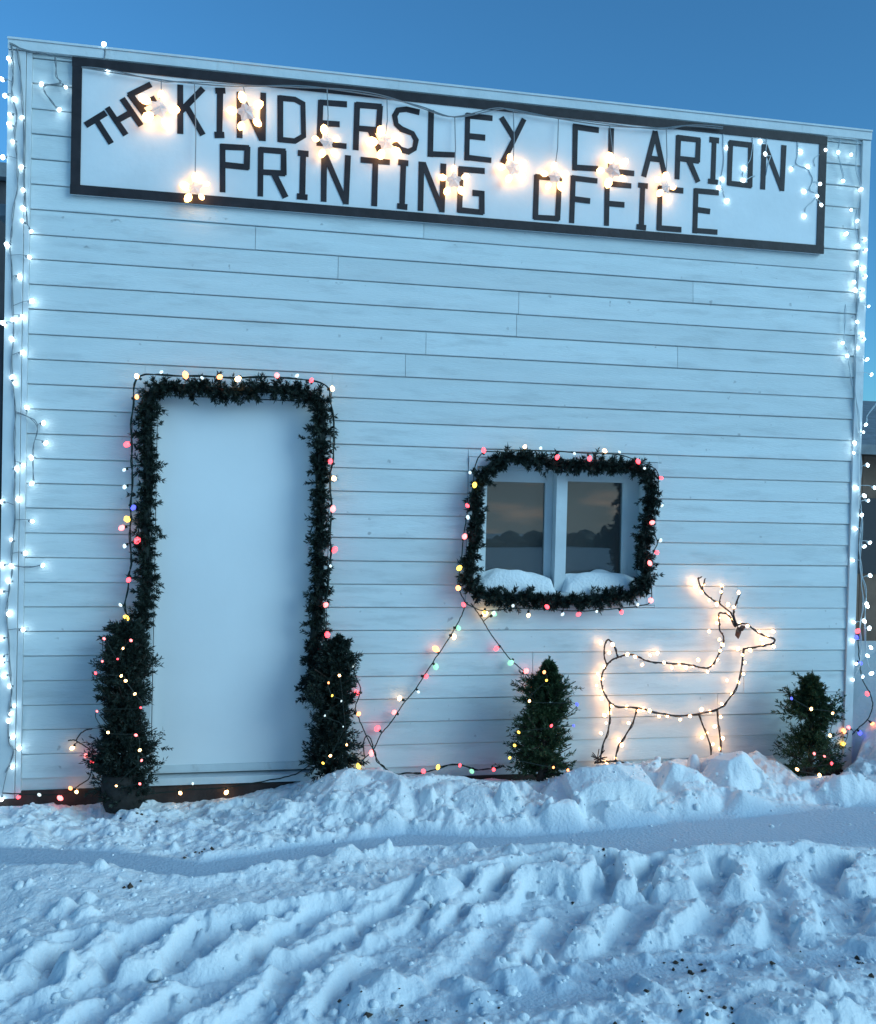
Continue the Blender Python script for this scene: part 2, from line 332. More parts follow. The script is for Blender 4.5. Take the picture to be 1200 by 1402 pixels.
# lower under the building so nothing pokes through its floor
inside = (X > 0.02) & (X < 4.74) & (Y > 0.05) & (Y < 7)
H = np.where(inside, np.minimum(H, -0.05), H)
def ground_z(x, y):
    i = int(np.clip(np.searchsorted(GX, x), 0, len(GX) - 1)); j = int(np.clip(np.searchsorted(GY, y), 0, len(GY) - 1))
    return float(H[j, i])
ny, nx = X.shape
me = bpy.data.meshes.new('snow_ground')
me.vertices.add(nx * ny); me.vertices.foreach_set('co', np.stack([X, Y, H], -1).astype(np.float32).ravel())
idx = np.arange(nx * ny).reshape(ny, nx)
q = np.stack([idx[:-1, :-1], idx[:-1, 1:], idx[1:, 1:], idx[1:, :-1]], -1).reshape(-1, 4)
me.loops.add(q.size); me.loops.foreach_set('vertex_index', q.ravel().astype(np.int32))
me.polygons.add(len(q)); me.polygons.foreach_set('loop_start', np.arange(0, q.size, 4, dtype=np.int32)); me.polygons.foreach_set('loop_total', np.full(len(q), 4, dtype=np.int32))
me.polygons.foreach_set('use_smooth', np.ones(len(q), dtype=bool)); me.update(); me.validate()
at = me.attributes.new('packed', 'FLOAT', 'POINT'); at.data.foreach_set('value', np.clip(np.maximum(np.maximum(inr, .8 * st), .4 * band * (1 - np.maximum(ridge1, ridge2))) * near, 0, 1).astype(np.float32).ravel())  # packed floors; also carries the dim light of flats and grooves as colour
# snow: white, faintly granular, with churned-up earth at a few spots
m = bpy.data.materials.new('snow'); m.use_nodes = True; MATS['snow'] = m; t = m.node_tree; n = t.nodes; l = t.links; b = n['Principled BSDF']
b.inputs['Roughness'].default_value = 0.65; b.inputs['Specular IOR Level'].default_value = 0.25
tcn = n.new('ShaderNodeTexCoord')
n1 = n.new('ShaderNodeTexNoise'); n1.inputs['Scale'].default_value = 2.5; n1.inputs['Detail'].default_value = 6; l.new(tcn.outputs['Object'], n1.inputs['Vector'])
r1 = n.new('ShaderNodeMapRange'); r1.inputs[1].default_value = .35; r1.inputs[2].default_value = .65; r1.inputs[3].default_value = .93; r1.inputs[4].default_value = 1.0; l.new(n1.outputs['Fac'], r1.inputs[0])
sc_ = n.new('ShaderNodeVectorMath'); sc_.operation = 'SCALE'; sc_.inputs[0].default_value = (0.88, 0.915, 0.93); l.new(r1.outputs[0], sc_.inputs['Scale'])
pk = n.new('ShaderNodeAttribute'); pk.attribute_name = 'packed'   # packed snow, with the dimness of flat floors put into its colour
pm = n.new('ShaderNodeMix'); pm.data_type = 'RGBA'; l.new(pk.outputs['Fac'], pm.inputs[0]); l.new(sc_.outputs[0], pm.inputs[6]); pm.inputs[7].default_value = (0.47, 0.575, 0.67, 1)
src = pm.outputs[2]
n2 = n.new('ShaderNodeTexNoise'); n2.inputs['Scale'].default_value = 14; n2.inputs['Detail'].default_value = 8; n2.inputs['Roughness'].default_value = .7; l.new(tcn.outputs['Object'], n2.inputs['Vector'])
for px, py, rad, amt in [(975, 1375, 0.10, .75), (540, 1382, 0.12, .45), (945, 1315, .06, .6), (1175, 1310, .07, .6), (850, 1185, .07, .4), (270, 1165, .06, .4), (1100, 1300, .12, .35)]:
    g = gp(px, py, .05)
    ds = n.new('ShaderNodeVectorMath'); ds.operation = 'DISTANCE'; l.new(tcn.outputs['Object'], ds.inputs[0]); ds.inputs[1].default_value = (g.x, g.y, .05)
    mr = n.new('ShaderNodeMapRange'); mr.inputs[1].default_value = rad; mr.inputs[2].default_value = 0.0; mr.inputs[3].default_value = -.25; mr.inputs[4].default_value = .12; l.new(ds.outputs['Value'], mr.inputs[0])
    ad = n.new('ShaderNodeMath'); ad.operation = 'ADD'; l.new(n2.outputs['Fac'], ad.inputs[0]); l.new(mr.outputs[0], ad.inputs[1])
    m2 = n.new('ShaderNodeMapRange'); m2.inputs[1].default_value = .50; m2.inputs[2].default_value = .62; m2.inputs[4].default_value = amt; l.new(ad.outputs[0], m2.inputs[0])
    mxx = n.new('ShaderNodeMix'); mxx.data_type = 'RGBA'; l.new(m2.outputs[0], mxx.inputs[0]); l.new(src, mxx.inputs[6]); mxx.inputs[7].default_value = (.20, .15, .11, 1); src = mxx.outputs[2]
l.new(src, b.inputs['Base Color'])
n3 = n.new('ShaderNodeTexNoise'); n3.inputs['Scale'].default_value = 70; n3.inputs['Detail'].default_value = 5; l.new(tcn.outputs['Object'], n3.inputs['Vector'])
bu = n.new('ShaderNodeBump'); bu.inputs['Strength'].default_value = .6; bu.inputs['Distance'].default_value = .012; l.new(n3.outputs['Fac'], bu.inputs['Height']); l.new(bu.outputs[0], b.inputs['Normal'])
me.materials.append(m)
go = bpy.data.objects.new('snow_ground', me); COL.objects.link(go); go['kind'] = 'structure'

def rock(mb, p, r):
    u = [Vector((RNG.normal(), RNG.normal(), RNG.normal() * .8)).normalized() * r * RNG.uniform(.7, 1.15) for _ in range(3)]
    a, b_, c = Vector((1, 0, 0)) * r, Vector((0, 1, 0)) * r, Vector((0, 0, 1)) * r
    vs = [a, b_, -a, -b_, c * .8, -c * .8]
    vs = [Vector(p) + v * RNG.uniform(.7, 1.2) + u[i % 3] * .25 for i, v in enumerate(vs)]
    mb.add(vs, [(0, 1, 4), (1, 2, 4), (2, 3, 4), (3, 0, 4), (1, 0, 5), (2, 1, 5), (3, 2, 5), (0, 3, 5)])
def lump(mb, p, r):
    kk = 6; sx_, sy_ = RNG.uniform(.75, 1.3, 2); vs = [Vector(p) + Vector((0, 0, r * RNG.uniform(.6, .95)))]
    for z_, w in ((.45, .75), (-.1, 1.0), (-.7, .7)):
        vs += [Vector(p) + Vector((math.cos(1.047 * j + z_) * r * w * sx_ * RNG.uniform(.75, 1.2), math.sin(1.047 * j + z_) * r * w * sy_ * RNG.uniform(.75, 1.2), z_ * r * RNG.uniform(.8, 1.2))) for j in range(kk)]
    mb.add(vs, [(0, 1 + j, 1 + (j + 1) % kk) for j in range(kk)] + [(1 + a * kk + j, 1 + (a + 1) * kk + j, 1 + (a + 1) * kk + (j + 1) % kk, 1 + a * kk + (j + 1) % kk) for a in range(2) for j in range(kk)])
mb = MB()
for i in range(2400):
    x = RNG.uniform(-.4, 4.9); y = -RNG.uniform(.05, 2.5); gj, gi = int(np.searchsorted(GY, y)), int(np.searchsorted(GX, x))
    if RUT[gj, gi] > .3 and RNG.random() < .93: continue
    if plate[gj, gi] > .5 and RNG.random() < .5: continue
    r = min(.022, .0045 + RNG.exponential(.0042)); lump(mb, (x, y, ground_z(x, y) + r * .05), r)
o = mb.build('snow_crumbs', 'snow', None, True); o['kind'] = 'stuff'
mb = MB()
for px, py, k, sp in [(975, 1375, 16, .08), (540, 1382, 16, .12), (945, 1312, 12, .05), (1175, 1308, 10, .06), (845, 1188, 14, .07), (270, 1163, 10, .05), (1050, 1330, 8, .22), (620, 1370, 6, .2), (770, 1225, 3, .05), (180, 1215, 4, .05), (190, 1110, 5, .05), (880, 1395, 8, .10)]:
    g = gp(px, py, .05)
    for i in range(k):
        x = g.x + RNG.normal() * sp; y = g.y + RNG.normal() * sp * .7; r = min(.018, .003 + RNG.exponential(.004)); rock(mb, (x, y, ground_z(x, y) + r * .3), r)
o = mb.build('dirt_crumbs', 'dirt'); o['kind'] = 'stuff'

# ------------------------------------------------------------------ the printing office
XL, XR, ZT = -0.02, 4.765, 3.83
bld = thing('wooden_building', 'white clapboard false front building with plain white door and small window', 'building', (2.37, 3.5, 0))
DOOR = (0.715, 1.555, 0.10, 2.10)           # opening x0 x1 z0 z1
A, B_ = wp(653, 638), wp(884, 816)
WIN = (A.x, B_.x, B_.z, A.z)
mb = MB()                                     # backing wall with openings
xs = [XL, DOOR[0], DOOR[1], WIN[0], WIN[1], XR]
def wallbox(x0, x1, z0, z1): mb.box(x0, x1, 0.0, 0.12, z0, z1)
wallbox(XL, DOOR[0], 0.0, ZT); wallbox(DOOR[0], DOOR[1], DOOR[3], ZT); wallbox(DOOR[1], WIN[0], 0.0, ZT)
wallbox(WIN[0], WIN[1], WIN[3], ZT); wallbox(WIN[0], WIN[1], 0.0, WIN[2]); wallbox(WIN[1], XR, 0.0, ZT)
wall = mb.build('wall', 'siding', bld)
CL = 0.105                                     # corner board width
PITCHB = 0.1257; zref = 2.755
k0 = -21
def add_board(x0, x1, z0, z1, rnd):
    j = 0.0012; g = 0.0040
    yb = -0.0165 + rnd.uniform(-j, j); yt = -0.0085 + rnd.uniform(-j, j)
    z0 += rnd.uniform(-.001, .001)
    m_ = MB(); dz = rnd.uniform(-.002, .002)
    p0 = [(0.0, z0), (yb + .002, z0), (yb, z0 + .003), (yt, z1 - g), (0.0, z1 - g)]
    n5 = len(p0)
    m_.add([(x0, y, z) for y, z in p0] + [(x1, y, z + dz * .6) for y, z in p0],
           [tuple(range(n5 - 1, -1, -1)), tuple(range(n5, 2 * n5))] + [(i, (i + 1) % n5, n5 + (i + 1) % n5, n5 + i) for i in range(n5)])
    m_.build('siding_board', 'siding', wall)
rb = random.Random(5)
joints = {0: [1.83 - .42], }
known = [((350, 325), 1), ((707, 445), 1), ((583, 472), 1), ((463, 365), 1), ((948, 400), 1), ((580, 318), 1), ((555, 500), 1), ((927, 490), 1)]
kj = {}
for (px, py), _ in known:
    p = wp(px, py); kk = int(math.floor((p.z - zref) / PITCHB)); kj.setdefault(kk, []).append(p.x)
k = k0
while True:
    z0 = zref + k * PITCHB; z1 = z0 + PITCHB
    if z0 >= ZT - 0.06: break
    z1 = min(z1, ZT - 0.045); z0c = max(z0, 0.055)
    spans = [(XL + CL, XR - CL * .45)]
    def cut(sp, a, b2):
        r_ = []
        for s0, s1 in sp:
            if b2 <= s0 or a >= s1: r_.append((s0, s1)); continue
            if a > s0: r_.append((s0, a))
            if b2 < s1: r_.append((b2, s1))
        return r_
    if z1 > z0c + .01:
        if z0 < DOOR[3] + .051: 
            spans = cut(spans, DOOR[0] - .06, DOOR[1] + .06)
        if z1 > WIN[2] - .049 and z0 < WIN[3] + .049: spans = cut(spans, WIN[0] - .05, WIN[1] + .05)
        for a0, b0, zlo, zhi in ((DOOR[0] - .06, DOOR[1] + .06, -9, DOOR[3] + .051), (WIN[0] - .05, WIN[1] + .05, WIN[2] - .049, WIN[3] + .049)):
            if z0 < zhi < z1 - .012: add_board(a0, b0, zhi + .001, z1, rb)
            if z0 + .012 < zlo < z1: add_board(a0, b0, z0c, zlo - .001 + .0052, rb)
        js = kj.get(k, [])
        if not js and rb.random() < .55: js = [rb.uniform(.6, 4.2)]
        for s0, s1 in spans:
            cuts = [s0] + sorted(j for j in js if s0 + .25 < j < s1 - .25) + [s1]
            for a, b2 in zip(cuts[:-1], cuts[1:]): add_board(a + .0012, b2 - .0012, z0c, z1, rb)
    k += 1
# trims
def part(name, m_, parent, *boxes):
    q_ = MB()
    for bx in boxes: q_.box(*bx)
    return q_.build(name, m_, parent)
part('corner_board', 'trim', bld, (XL - .005, XL + CL - .028, -.027, 0, .02, ZT - .05)); part('corner_strip', 'trim', bld, (XL + CL - .025, XL + CL, -.021, 0, .02, ZT - .05))
part('corner_board', 'trim', bld, (XR - CL * .45, XR + .005, -.027, 0, .02, ZT - .05))
part('cap_board', 'trim', bld, (XL - .006, XR + .0055, -.034, .14, ZT - .045, ZT)); part('cap_flashing', 'trim', bld, (XL - .008, XR + .006, -.040, .145, ZT + .001, ZT + .011))
part('base_board', 'dark_wood', bld, (XL, XR, -.012, 0, -.06, .052)); 
# door casing, slab, threshold
dc = part('door_casing', 'trim', bld, (DOOR[0] - .055, DOOR[0], -.022, .06, .06, DOOR[3] + .05), (DOOR[1], DOOR[1] + .055, -.022, .06, .06, DOOR[3] + .05), (DOOR[0] + .001, DOOR[1] - .001, -.021, .06, DOOR[3], DOOR[3] + .049))
door = part('door', 'door_paint', bld, (DOOR[0] + .0015, DOOR[1] - .0015, .018, .058, DOOR[2] + .012, DOOR[3] - .004))
part('threshold', 'trim', bld, (DOOR[0] + .001, DOOR[1] - .001, -.030, .06, .062, DOOR[2]))
part('door_sweep', 'trim', door, (DOOR[0] + .02, DOOR[1] - .02, .010, .0175, DOOR[2] + .02, DOOR[2] + .055))
# window
win = part('window', 'trim', bld, (WIN[0] - .048, WIN[0], -.022, .02, WIN[2] - .048, WIN[3] + .048), (WIN[1], WIN[1] + .048, -.022, .02, WIN[2] - .048, WIN[3] + .048), (WIN[0] + .001, WIN[1] - .001, -.021, .02, WIN[3], WIN[3] + .047), (WIN[0] + .001, WIN[1] - .001, -.021, .02, WIN[2] - .047, WIN[2]))
part('jamb', 'trim', win, (WIN[0], WIN[0] + .012, .021, .19, WIN[2], WIN[3])); part('jamb', 'trim', win, (WIN[1] - .012, WIN[1], .021, .19, WIN[2], WIN[3]))
part('head', 'trim', win, (WIN[0] + .0125, WIN[1] - .0125, .021, .19, WIN[3] - .012, WIN[3]))
part('sill', 'trim', win, (WIN[0] + .0125, WIN[1] - .0125, -.03, .19, WIN[2] + .0005, WIN[2] + .02))
c0, c1 = wp(762, 700, -.03).x, wp(776.5, 700, -.03).x
part('centre_post', 'trim', win, (c0, c1, .03, .19, WIN[2] + .0205, WIN[3] - .0125))
SD = -.11
def sash(px0, px1, py0, py1, fx0, fx1):
    a, b2 = wp(px0, py0, SD), wp(px1, py1, SD); x0, x1, z1, z0 = a.x, b2.x, a.z, b2.z - .06
    zt, zb = WIN[3] - .013, WIN[2] + .021
    s = part('sash', 'trim', win, (fx0, x0, .10, .14, zb, zt), (x1, fx1, .10, .14, zb, zt), (x0 + .0005, x1 - .0005, .101, .139, z1, zt - .0005), (x0 + .0005, x1 - .0005, .101, .139, zb + .0005, z0))
    q_ = MB(); q_.prism([(.112, z0), (.123, z1), (.126, z1), (.115, z0)], x0 + .0006, x1 - .0006); q_.build('pane', 'glass', s)
sash(667, 744, 659, 783, WIN[0] + .013, c0 - .001); sash(777, 850, 659, 785, c1 + .001, WIN[1] - .013)
# sides, back, roof, dark interior
part('side_wall', 'siding', bld, (XL + .01, XL + .10, .121, 7, -.1, 3.0)); part('side_wall', 'siding', bld, (XR - .10, XR - .01, .121, 7, -.1, 3.0)); part('back_wall', 'siding', bld, (XL + .1005, XR - .1005, 6.9, 7, -.1, 3.0))
part('roof', 'roofing', bld, (XL - .1, XR + .1, .125, 7.1, 3.001, 3.06)); part('floor', 'interior', bld, (XL + .101, XR - .101, .121, 6.89, .0, .03))
part('partition', 'interior', bld, (XL + .101, XR - .101, 2.4, 2.45, .031, 2.99))

# ------------------------------------------------------------------ sign
sTL, sTR, sBR, sBL = wp(98, 79, .03), wp(1132, 187, .03), wp(1127, 348, .03), wp(98, 266, .03)
sx0, sx1 = (sTL.x + sBL.x) / 2, (sTR.x + sBR.x) / 2; sz1, sz0 = (sTL.z + sTR.z) / 2, (sBL.z + sBR.z) / 2
sign = thing('shop_sign', 'long white sign board with black border and black capital letters across the top', 'sign', ((sx0 + sx1) / 2, -.03, sz0))
YS = -.036
part('panel', 'sign_white', sign, (sx0 + .002, sx1 - .002, YS, -.018, sz0 + .002, sz1 - .002))
bw = .048
part('border', 'sign_black', sign, (sx0, sx1, YS - .006, YS + .001, sz1 - bw, sz1)); part('border', 'sign_black', sign, (sx0, sx1, YS - .006, YS + .001, sz0, sz0 + bw))
part('border', 'sign_black', sign, (sx0 + .001, sx0 + bw, YS - .0052, YS + .001, sz0 + bw, sz1 - bw)); part('border', 'sign_black', sign, (sx1 - bw, sx1 - .001, YS - .0052, YS + .001, sz0 + bw, sz1 - bw))
def z1_(x, y): return (x / 3, 40 + y / 3)
def z2_(x, y): return (400 + x / 3, 90 + y / 3)
def z3_(x, y): return (800 + x / 3, 130 + y / 3)
def id_(x, y): return (x, y)
LET = [  # zoom frame, strokes, stroke width px
 (z1_, [[(355, 392), (432, 345)], [(393, 368), (455, 465)]]),
 (z1_, [[(443, 325), (515, 430)], [(505, 288), (577, 392)], [(480, 375), (543, 340)]]),
 (z1_, [[(535, 268), (605, 362)], [(532, 270), (617, 228)], [(570, 318), (635, 285)], [(602, 360), (672, 318)]]),
 (z1_, [[(741, 232), (741, 425)], [(832, 246), (748, 332)], [(765, 315), (832, 430)]]),
 (z1_, [[(905, 250), (902, 438)], [(889, 252), (922, 252)], [(886, 434), (918, 434)]]),
 (z1_, [[(985, 262), (985, 442)], [(987, 266), (1075, 450)], [(1082, 265), (1080, 454)]]),
 (id_, [[(384, 132), (384, 193)], [(384, 134), (404, 136), (415, 142), (416, 186), (404, 193), (384, 191)]]),
 (z2_, [[(118, 145), (112, 325)], [(118, 150), (222, 158)], [(116, 235), (192, 240)], [(112, 318), (220, 330)]]),
 (z2_, [[(268, 155), (262, 342)], [(268, 160), (365, 168)], [(362, 168), (355, 268)], [(266, 256), (358, 265)], [(320, 262), (360, 348)]]),
 (z2_, [[(520, 190), (470, 178), (435, 182), (422, 205), (428, 240), (450, 260), (495, 278), (510, 305), (503, 340), (478, 353), (445, 343), (422, 318)]]),
 (z2_, [[(572, 185), (568, 370)], [(566, 362), (668, 366)]]),
 (z2_, [[(722, 200), (718, 385)], [(720, 204), (820, 215)], [(722, 288), (790, 295)], [(716, 376), (815, 388)]]),
 (z2_, [[(862, 215), (912, 296)], [(952, 222), (866, 396)]]),
 (z1_, [[(915, 475), (915, 665)], [(912, 482), (1020, 487)], [(1017, 486), (1014, 570)], [(915, 556), (1018, 567)]]),
 (z1_, [[(1072, 490), (1070, 682)], [(1070, 494), (1170, 502)], [(1166, 502), (1166, 594)], [(1072, 586), (1168, 592)], [(1125, 592), (1172, 687)]]),
 (z2_, [[(46, 358), (42, 542)], [(28, 358), (64, 362)], [(24, 536), (60, 540)]]),
 (z2_, [[(132, 370), (130, 554)], [(138, 372), (220, 562)], [(230, 372), (222, 564)]]),
 (z2_, [[(286, 386), (398, 396)], [(343, 390), (338, 572)]]),
 (z2_, [[(458, 395), (452, 582)], [(440, 396), (474, 400)], [(436, 576), (470, 580)]]),
 (z2_, [[(532, 398), (528, 592)], [(540, 402), (615, 592)], [(622, 406), (616, 597)]]),
 (z2_, [[(688, 424), (788, 432)], [(694, 424), (688, 598)], [(686, 592), (782, 602)], [(780, 604), (780, 518)], [(745, 522), (786, 526)]]),
 (id_, [[(788, 172), (787, 232)], [(786, 173), (819, 178)], [(786, 229), (818, 231)]]),
 (z3_, [[(112, 140), (108, 318)], [(106, 312), (202, 322)]]),
 (z3_, [[(292, 152), (246, 332)], [(292, 152), (332, 332)], [(270, 260), (318, 266)]]),
 (z3_, [[(388, 170), (382, 342)], [(386, 175), (474, 185)], [(470, 184), (466, 272)], [(386, 260), (468, 270)], [(430, 268), (467, 354)]]),
 (z3_, [[(535, 182), (529, 358)], [(519, 183), (551, 187)], [(513, 354), (546, 358)]]),
 (z3_, [[(602, 195), (596, 366)], [(600, 196), (688, 206)], [(685, 206), (681, 374)], [(594, 362), (684, 372)]]),
 (z3_, [[(740, 206), (734, 384)], [(745, 210), (812, 388)], [(821, 210), (813, 390)]]),
 (z2_, [[(1005, 452), (1000, 626)], [(1003, 455), (1102, 465)], [(1099, 465), (1091, 630)], [(998, 622), (1092, 628)]]),
 (id_, [[(785, 242), (783, 304)], [(784, 243.5), (817, 247.5)], [(784, 272), (807, 275)]]),
 (z3_, [[(95, 360), (92, 533)], [(93, 363), (190, 373)], [(94, 445), (162, 451)]]),
 (z3_, [[(241, 370), (235, 546)], [(226, 370), (258, 374)], [(219, 541), (251, 545)]]),
 (z3_, [[(312, 380), (308, 552)], [(310, 383), (404, 393)], [(306, 546), (396, 553)]]),
 (z3_, [[(460, 388), (455, 564)], [(458, 393), (550, 401)], [(458, 470), (514, 478)], [(453, 556), (544, 563)]]),
]
LWID = .0150
def stroke(mb, pts, w, y0, y1):
    ps = [Vector((p.x, p.z)) for p in pts]; n = len(ps); Lf = []; Rt = []
    for i in range(n):
        d0 = (ps[i] - ps[max(i - 1, 0)]); d1 = (ps[min(i + 1, n - 1)] - ps[i]); d = d0.normalized() if d0.length > 1e-9 else d1.normalized()
        if d1.length > 1e-9 and d0.length > 1e-9: d = (d0.normalized() + d1.normalized()).normalized()
        nn = Vector((-d.y, d.x)); e_ = d * (w * .35 if i == n - 1 else (-w * .35 if i == 0 else 0))
        jw = w * random.uniform(.93, 1.07)
        Lf.append(ps[i] + e_ + nn * jw); Rt.append(ps[i] + e_ - nn * jw)
    for i in range(n - 1):
        qd = [Rt[i], Rt[i + 1], Lf[i + 1], Lf[i]]
        mb.add([(a.x, y0, a.y) for a in qd] + [(a.x, y1, a.y) for a in qd], [(0, 1, 2, 3), (7, 6, 5, 4), (0, 4, 5, 1), (1, 5, 6, 2), (2, 6, 7, 3), (3, 7, 4, 0)])
for fr_, strokes in LET:
    q_ = MB()
    for i, s_ in enumerate(strokes):
        stroke(q_, [wp(*fr_(*p), -YS) for p in s_], LWID, YS - .0028 - .0004 * i, YS - .0002 + .0)
    q_.build('letter', 'sign_black', sign)

# ------------------------------------------------------------------ foliage
def needles(bases, dirs, length, width, jit=.35):
    """many diamond needles at once: arrays of base points and directions"""
    n = len(bases); ln = length * RNG.uniform(.65, 1.25, n)[:, None]
    d = dirs / (np.linalg.norm(dirs, axis=1)[:, None] + 1e-9)
    rr = RNG.normal(size=(n, 3)); s = np.cross(d, rr); s /= np.linalg.norm(s, axis=1)[:, None] + 1e-9
    w = (width * RNG.uniform(.7, 1.3, n))[:, None]
    tip = bases + d * ln + RNG.normal(size=(n, 3)) * ln * .08
    v = np.stack([bases - d * ln * .1, bases + d * ln * .45 + s * w, tip, bases + d * ln * .45 - s * w], 1).reshape(-1, 3)
    f = (np.arange(n) * 4)[:, None] + np.array([0, 1, 2, 3])
    return v, f
def mesh_np(name, vs, fs, m_, parent):
    v = np.concatenate(vs); off = 0; ff = []
    for a, b2 in zip(vs, fs): ff.append(b2 + off); off += len(a)
    f = np.concatenate(ff); me_ = bpy.data.meshes.new(name)
    me_.vertices.add(len(v)); me_.vertices.foreach_set('co', v.astype(np.float32).ravel())
    me_.loops.add(f.size); me_.loops.foreach_set('vertex_index', f.ravel().astype(np.int32))
    me_.polygons.add(len(f)); me_.polygons.foreach_set('loop_start', np.arange(0, f.size, 4, dtype=np.int32)); me_.polygons.foreach_set('loop_total', np.full(len(f), 4, dtype=np.int32))
    me_.materials.append(MATS[m_]); me_.update(); me_.validate()
    return link(name, me_, parent)
def sprig(p, d, ln, n, nl, spread=1.0):
    """bottle-brush twig: needle bases along a stem and their directions"""
    d = np.array(d, float); d /= np.linalg.norm(d); u = RNG.uniform(0, 1, n)
    b = np.array(p)[None] + d[None] * (ln * u)[:, None]
    r = RNG.normal(size=(n, 3)); r -= (r @ d)[:, None] * d; r /= np.linalg.norm(r, axis=1)[:, None] + 1e-9
    return b, d[None] * (.55 + .5 * u)[:, None] + r * spread
def garland(name, label, pts, radius, per_m, parent_loc):
    t_ = thing(name, label, 'garland', parent_loc)
    path = spline(pts, 8)
    MB().tube(path, .022, 6).build('stem', 'green_wire', t_)
    vs, fs = [], []
    for i in range(len(path) - 1):
        a, c = np.array(path[i]), np.array(path[i + 1]); seg = np.linalg.norm(c - a); k_ = max(1, int(seg * per_m + RNG.random()))
        tdir = (c - a) / (seg + 1e-9)
        fat = .95 + .6 * float(vnoise(np.array([i * .37]), np.array([radius * 90.0]), 12)[0])
        for _ in range(k_):
            p = a + (c - a) * RNG.random()
            r = RNG.normal(size=3); r -= (r @ tdir) * tdir; r /= np.linalg.norm(r) + 1e-9
            if r[1] > .35: r[1] *= -1
            big = 1.0 if RNG.random() > .18 else RNG.uniform(1.25, 1.75)
            d = r + tdir * RNG.normal() * .6 + np.array([0, 0, -.15])
            b_, dr = sprig(p, d, radius * RNG.uniform(.5, .85) * min(big, 1.35) * fat, 50, .026, 1.0)
            v, f = needles(b_, dr, .024, .0030); vs.append(v); fs.append(f)
    mesh_np('foliage', vs, fs, 'needles', t_)
    return t_
dg = [(186, 905), (194, 850), (202, 790), (199, 730), (203, 670), (202, 610), (204, 560), (214, 533), (260, 531), (310, 536), (360, 533), (410, 537), (436, 550), (441, 590), (437, 640), (440, 690), (437, 740), (438, 800), (432, 850), (428, 905), (427, 960)]
door_garland = garland('garland', 'dark green garland hung along both sides and over the top of the white door', [wp(x, y, .07) for x, y in dg], .092, 230, wp(190, 1000, .06))
wg = [(662, 650), (690, 629), (740, 632), (790, 637), (840, 637), (878, 645), (892, 672), (886, 715), (880, 750), (886, 790), (868, 812), (825, 818), (775, 823), (725, 818), (680, 818), (646, 806), (645, 765), (652, 715), (651, 675), (662, 650)]
win_garland = garland('garland', 'dark green garland framing the small two pane window', [wp(x, y, .065) for x, y in wg], .078, 240, wp(770, 822, .055))

def conifer(label, px_base, px_top, d, half_w, shape, n_tw, seed, lean=0.0, pot=False, leader=True, nm='small_spruce', gapz=None):
    global RNG
    keep = RNG; RNG = np.random.default_rng(seed)
    bot = wp(*px_base, d); top = wp(*px_top, d); gz = ground_z(bot.x, bot.y)
    base = Vector((bot.x, bot.y, min(gz, bot.z) - .03)); hgt = top.z - bot.z
    t_ = thing(nm, label, 'tree', base)
    cx = top.x - bot.x
    def axis_pt(u): return Vector((bot.x + cx * u, bot.y, bot.z + hgt * u))
    MB().tube([base, axis_pt(.05), axis_pt(.5), axis_pt(.97)], .024, 7, .004).build('trunk', 'bark', t_)
    limbs = MB(); vs, fs = [], []
    for i in range(n_tw):
        u = RNG.random() ** .85 * .97; th = RNG.uniform(0, 2 * math.pi); w = half_w * np.interp(u, [s_[0] for s_ in shape], [s_[1] for s_ in shape])
        if gapz and gapz[0] < u < gapz[1] and math.cos(th) < gapz[2] and RNG.random() < .88: continue
        w *= RNG.uniform(.65, 1.2) * (1 + .32 * math.sin(2 * th + 7.5 * u + seed) + .12 * math.sin(17 * u + 3 * seed))
        a = np.array(axis_pt(u)); d_ = np.array([math.cos(th), math.sin(th) * .85, RNG.uniform(.05, .75)])
        if a[1] + d_[1] * w > -.035: d_[1] = (-.035 - a[1]) / max(w, 1e-3)
        L0 = w * .35; e0 = a + d_ * L0
        if i % 3 == 0: limbs.tube([a - np.array([0, 0, .01]), a + d_ * w * .9], .005, 4, .002)
        for k_ in range(3):
            dd = d_ + RNG.normal(size=3) * .35; dd[1] = min(dd[1], (-.03 - a[1]) / max(w, 1e-3))
            b_, dr = sprig(a + d_ * w * RNG.uniform(.1, .55), dd, w * .55, 34, .024, .85)
            v, f = needles(b_, dr, .023, .0028); vs.append(v); fs.append(f)
    if leader:
        b_, dr = sprig(np.array(axis_pt(.93)), np.array([.08, 0, 1]), hgt * .10, 30, .02, .6); v, f = needles(b_, dr, .02, .0025); vs.append(v); fs.append(f)
    limbs.build('branches', 'bark', t_); mesh_np('crown', vs, fs, 'needles_tree' if nm == 'small_spruce' else 'needles', t_)
    if pot:
        q_ = MB(); kk = 14; zs = [(-.02, .080), (.02, .098), (.08, .104), (.16, .100)]
        q_.add([(base.x + math.cos(6.283 * j / kk) * r_ * (1 + .05 * math.sin(5 * j + z_ * 40)), base.y + math.sin(6.283 * j / kk) * r_ * .8, bot.z + z_) for z_, r_ in zs for j in range(kk)],
               [(a * kk + j, a * kk + (j + 1) % kk, (a + 1) * kk + (j + 1) % kk, (a + 1) * kk + j) for a in range(3) for j in range(kk)] + [tuple(range(kk - 1, -1, -1)), tuple(3 * kk + j for j in range(kk))])
        q_.build('root_sack', 'sack', t_, True)
    RNG = keep
    return t_
COLM = [(0, .80), (.10, 1.0), (.35, 1.0), (.6, .90), (.8, .74), (.93, .50), (1, .25)]
CONE = [(0, .92), (.12, 1.0), (.35, .82), (.45, .86), (.6, .60), (.68, .64), (.82, .36), (.93, .18), (1, .06)]
TIER = [(0, .80), (.10, 1.0), (.30, .86), (.36, .40), (.46, .24), (.52, .30), (.56, .66), (.70, .56), (.78, .24), (.86, .30), (.95, .10), (1, .04)]
tree_a = conifer('tall dark evergreen in a dark sack on the window-free side of the door', (168, 1103), (172, 850), .20, .145, COLM, 520, 1, pot=True, leader=False, nm='evergreen')
